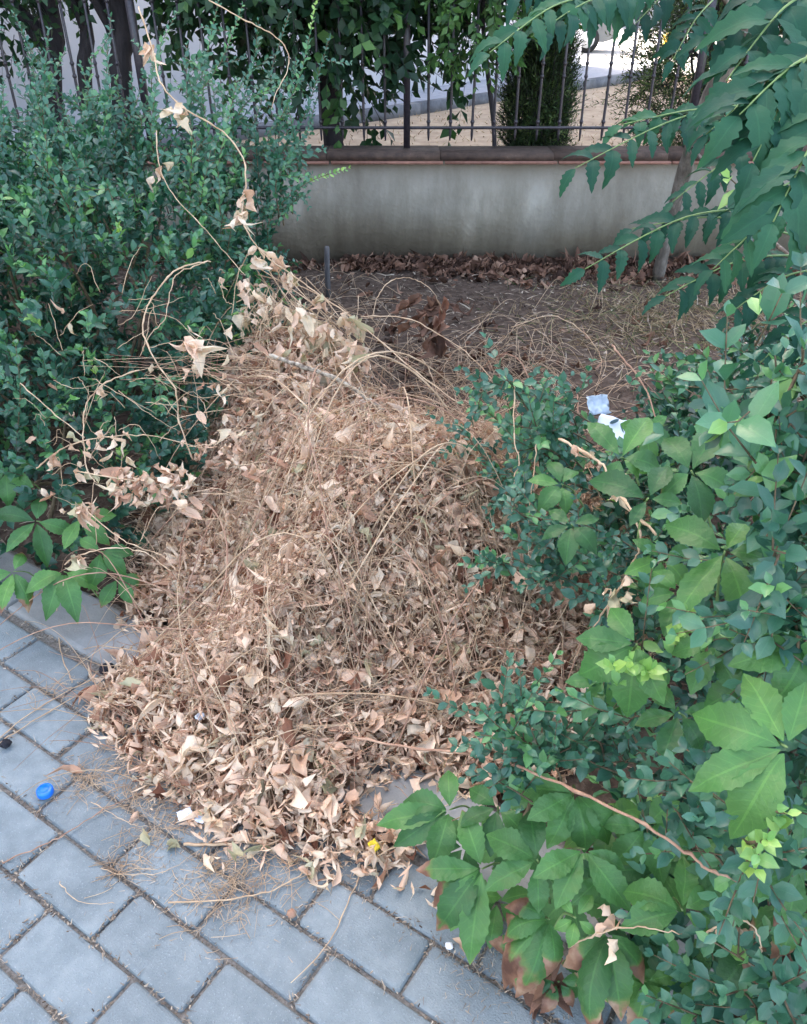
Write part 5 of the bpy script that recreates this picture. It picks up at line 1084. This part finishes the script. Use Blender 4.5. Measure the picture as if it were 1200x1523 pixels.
def blob(name, label, cat_, p, r, mat, sq=.75, seed=0, amp=.18):
    gg = np.random.default_rng(seed); a = Acc(); nu, nv_ = 14, 9; V = []
    for i in range(nv_ + 1):
        th = math.pi * i / nv_
        for j in range(nu):
            f = 2 * math.pi * j / nu; rr = r * (1 + gg.uniform(-amp, amp) * (0 < i < nv_)); V.append((p[0] + rr * math.sin(th) * math.cos(f), p[1] + rr * math.sin(th) * math.sin(f), p[2] + r * sq + rr * sq * math.cos(th)))
    a.raw(V, [(i * nu + j, (i + 1) * nu + j, (i + 1) * nu + (j + 1) % nu, i * nu + (j + 1) % nu) for i in range(nv_) for j in range(nu)]); o = a.build(name, mat, loc=p); tag(o, label, cat_); return o
blob('seed_husk', 'black round seed husk lying where the kerb meets the heap at left', 'husk', at_z(160, 1000, .008), .016, M['black'], .7, 1)
blob('seed_husk', 'dark grey round husk on the pavers at the left edge, near the straws', 'husk', at_z(10, 1110, .003), .011, M['black'], .75, 2)
blob('seed_pod', 'small reddish round pod on a thread at the paver joint below the heap', 'seed pod', at_z(434, 1362, .002), .008, M['redstem'], .8, 3)
blob('pebble', 'tiny white pebble in the paver joint under the scorched leaves', 'pebble', at_z(668, 1408, .002), .0065, M['paper'], .4, 4)
def sheet(name, label, cat_, p, sx, sy, rz, tilt, mat, amp, seed, extra=None):
    gg = np.random.default_rng(seed); nx, ny = 9, 7; H = gg.normal(0, amp, (ny, nx)); V = []
    Mr = Matrix.Rotation(rz, 3, 'Z') @ Matrix.Rotation(tilt, 3, 'X')
    for i in range(ny):
        for j in range(nx):
            q = Mr @ Vector(((j / (nx - 1) - .5) * sx * (1 + gg.uniform(-.08, .08)), (i / (ny - 1) - .5) * sy * (1 + gg.uniform(-.08, .08)), H[i, j] + abs(j / (nx - 1) - .5) * sx * .2)); V.append((p[0] + q[0], p[1] + q[1], p[2] + q[2] + amp))
    a = Acc(); a.raw(V, [(i * nx + j, i * nx + j + 1, (i + 1) * nx + j + 1, (i + 1) * nx + j) for i in range(ny - 1) for j in range(nx - 1)]); o = a.build(name, mat, loc=p, smooth=False); tag(o, label, cat_); sm = o.modifiers.new('thickness', 'SOLIDIFY'); sm.thickness = .0006
    return o, Mr
sheet('paper_scrap', 'white paper scrap at the lower left front edge of the heap', 'paper', at_z(275, 1212, .02), .026, .02, .5, .3, M['paper'], .0012, 1)
sheet('paper_scrap', 'smaller bluish-white paper scrap right of the white one before the heap', 'paper', at_z(299, 1218, .015), .02, .016, -.4, .2, M['bluepaper'], .001, 2)
sheet('paper_scrap', 'tiny white scrap lying on the lower left slope of the heap', 'paper', on_pile(297, 1066, .02), .018, .014, 1.0, .5, M['paper'], .0015, 3)
sheet('yellow_petal', 'small bright yellow petal on dry leaves at the front of the heap', 'petal', on_pile(556, 1259, .03), .016, .02, .7, .5, M['yellow'], .0015, 4)
sheet('crumpled_tissue', 'crumpled bluish-white tissue on the soil left of the creeper', 'tissue', at_d(889, 606, 1.78), .052, .042, .2, .9, M['bluepaper'], .006, 5)
pp = at_d(922, 640, 1.74)
o, Mr = sheet('printed_paper', 'white paper with dark green printed marks behind the creeper leaf', 'paper', pp, .095, .05, -.45, .7, M['bluepaper'], .0012, 6)
for (u, v, s1, s2, rz) in ((-.016, .014, .009, .022, .9), (.004, .002, .0035, .022, -.6), (.016, -.004, .003, .018, -.6), (.026, -.008, .003, .012, -.6)):
    q = Mr @ Vector((u, v, .006 + abs(u) * .2)); a = Acc(); V = []
    for k in range(10):
        an = k * .628; w_ = Mr @ Vector((s1 / 2 * math.cos(an) * math.cos(rz) + s2 / 2 * math.sin(an) * math.sin(rz), s2 / 2 * math.sin(an) * math.cos(rz) - s1 / 2 * math.cos(an) * math.sin(rz), 0)); V.append((q[0] + w_[0], q[1] + w_[1], q[2] + w_[2]))
    me = bpy.data.meshes.new('printed_mark'); me.from_pydata(V, [], [tuple(range(10))]); me.materials.append(M['ink']); oo = bpy.data.objects.new('printed_mark', me); COL.objects.link(oo); oo.parent = o
# reddish leaf clump on the soil
rc = empty('dead_leaf_clump', at_z(630, 480, .02), 'reddish brown dead leaf clump standing on the soil behind the heap', 'dead leaves')
for k in range(26):
    p = at_d(g.normal(632, 16), g.normal(470, 22), 2.75); X, Y, Z = frames((np.array([.1, 0, -.8]) + g.normal(size=3) * .5)[None], g.normal(size=(1, 3))); place_part(part_from_T(T_dry[k % 14], g.uniform(.2, .95), 0, M['litter'], 'dry_leaf'), 'dry_leaf', rc, p, X[0], Y[0], Z[0], g.uniform(.05, .085))
for px, py in ((655, 455), (660, 440), (648, 470)):
    p = at_d(px, py, 2.72); X, Y, Z = frames((np.array([.1, 0, -.8]))[None], np.array([[.3, -1, .2]])); place_part(part_from_T(T_dry[1], .05, 0, M['dry'], 'dry_leaf'), 'dry_leaf', rc, p, X[0], Y[0], Z[0], .06)
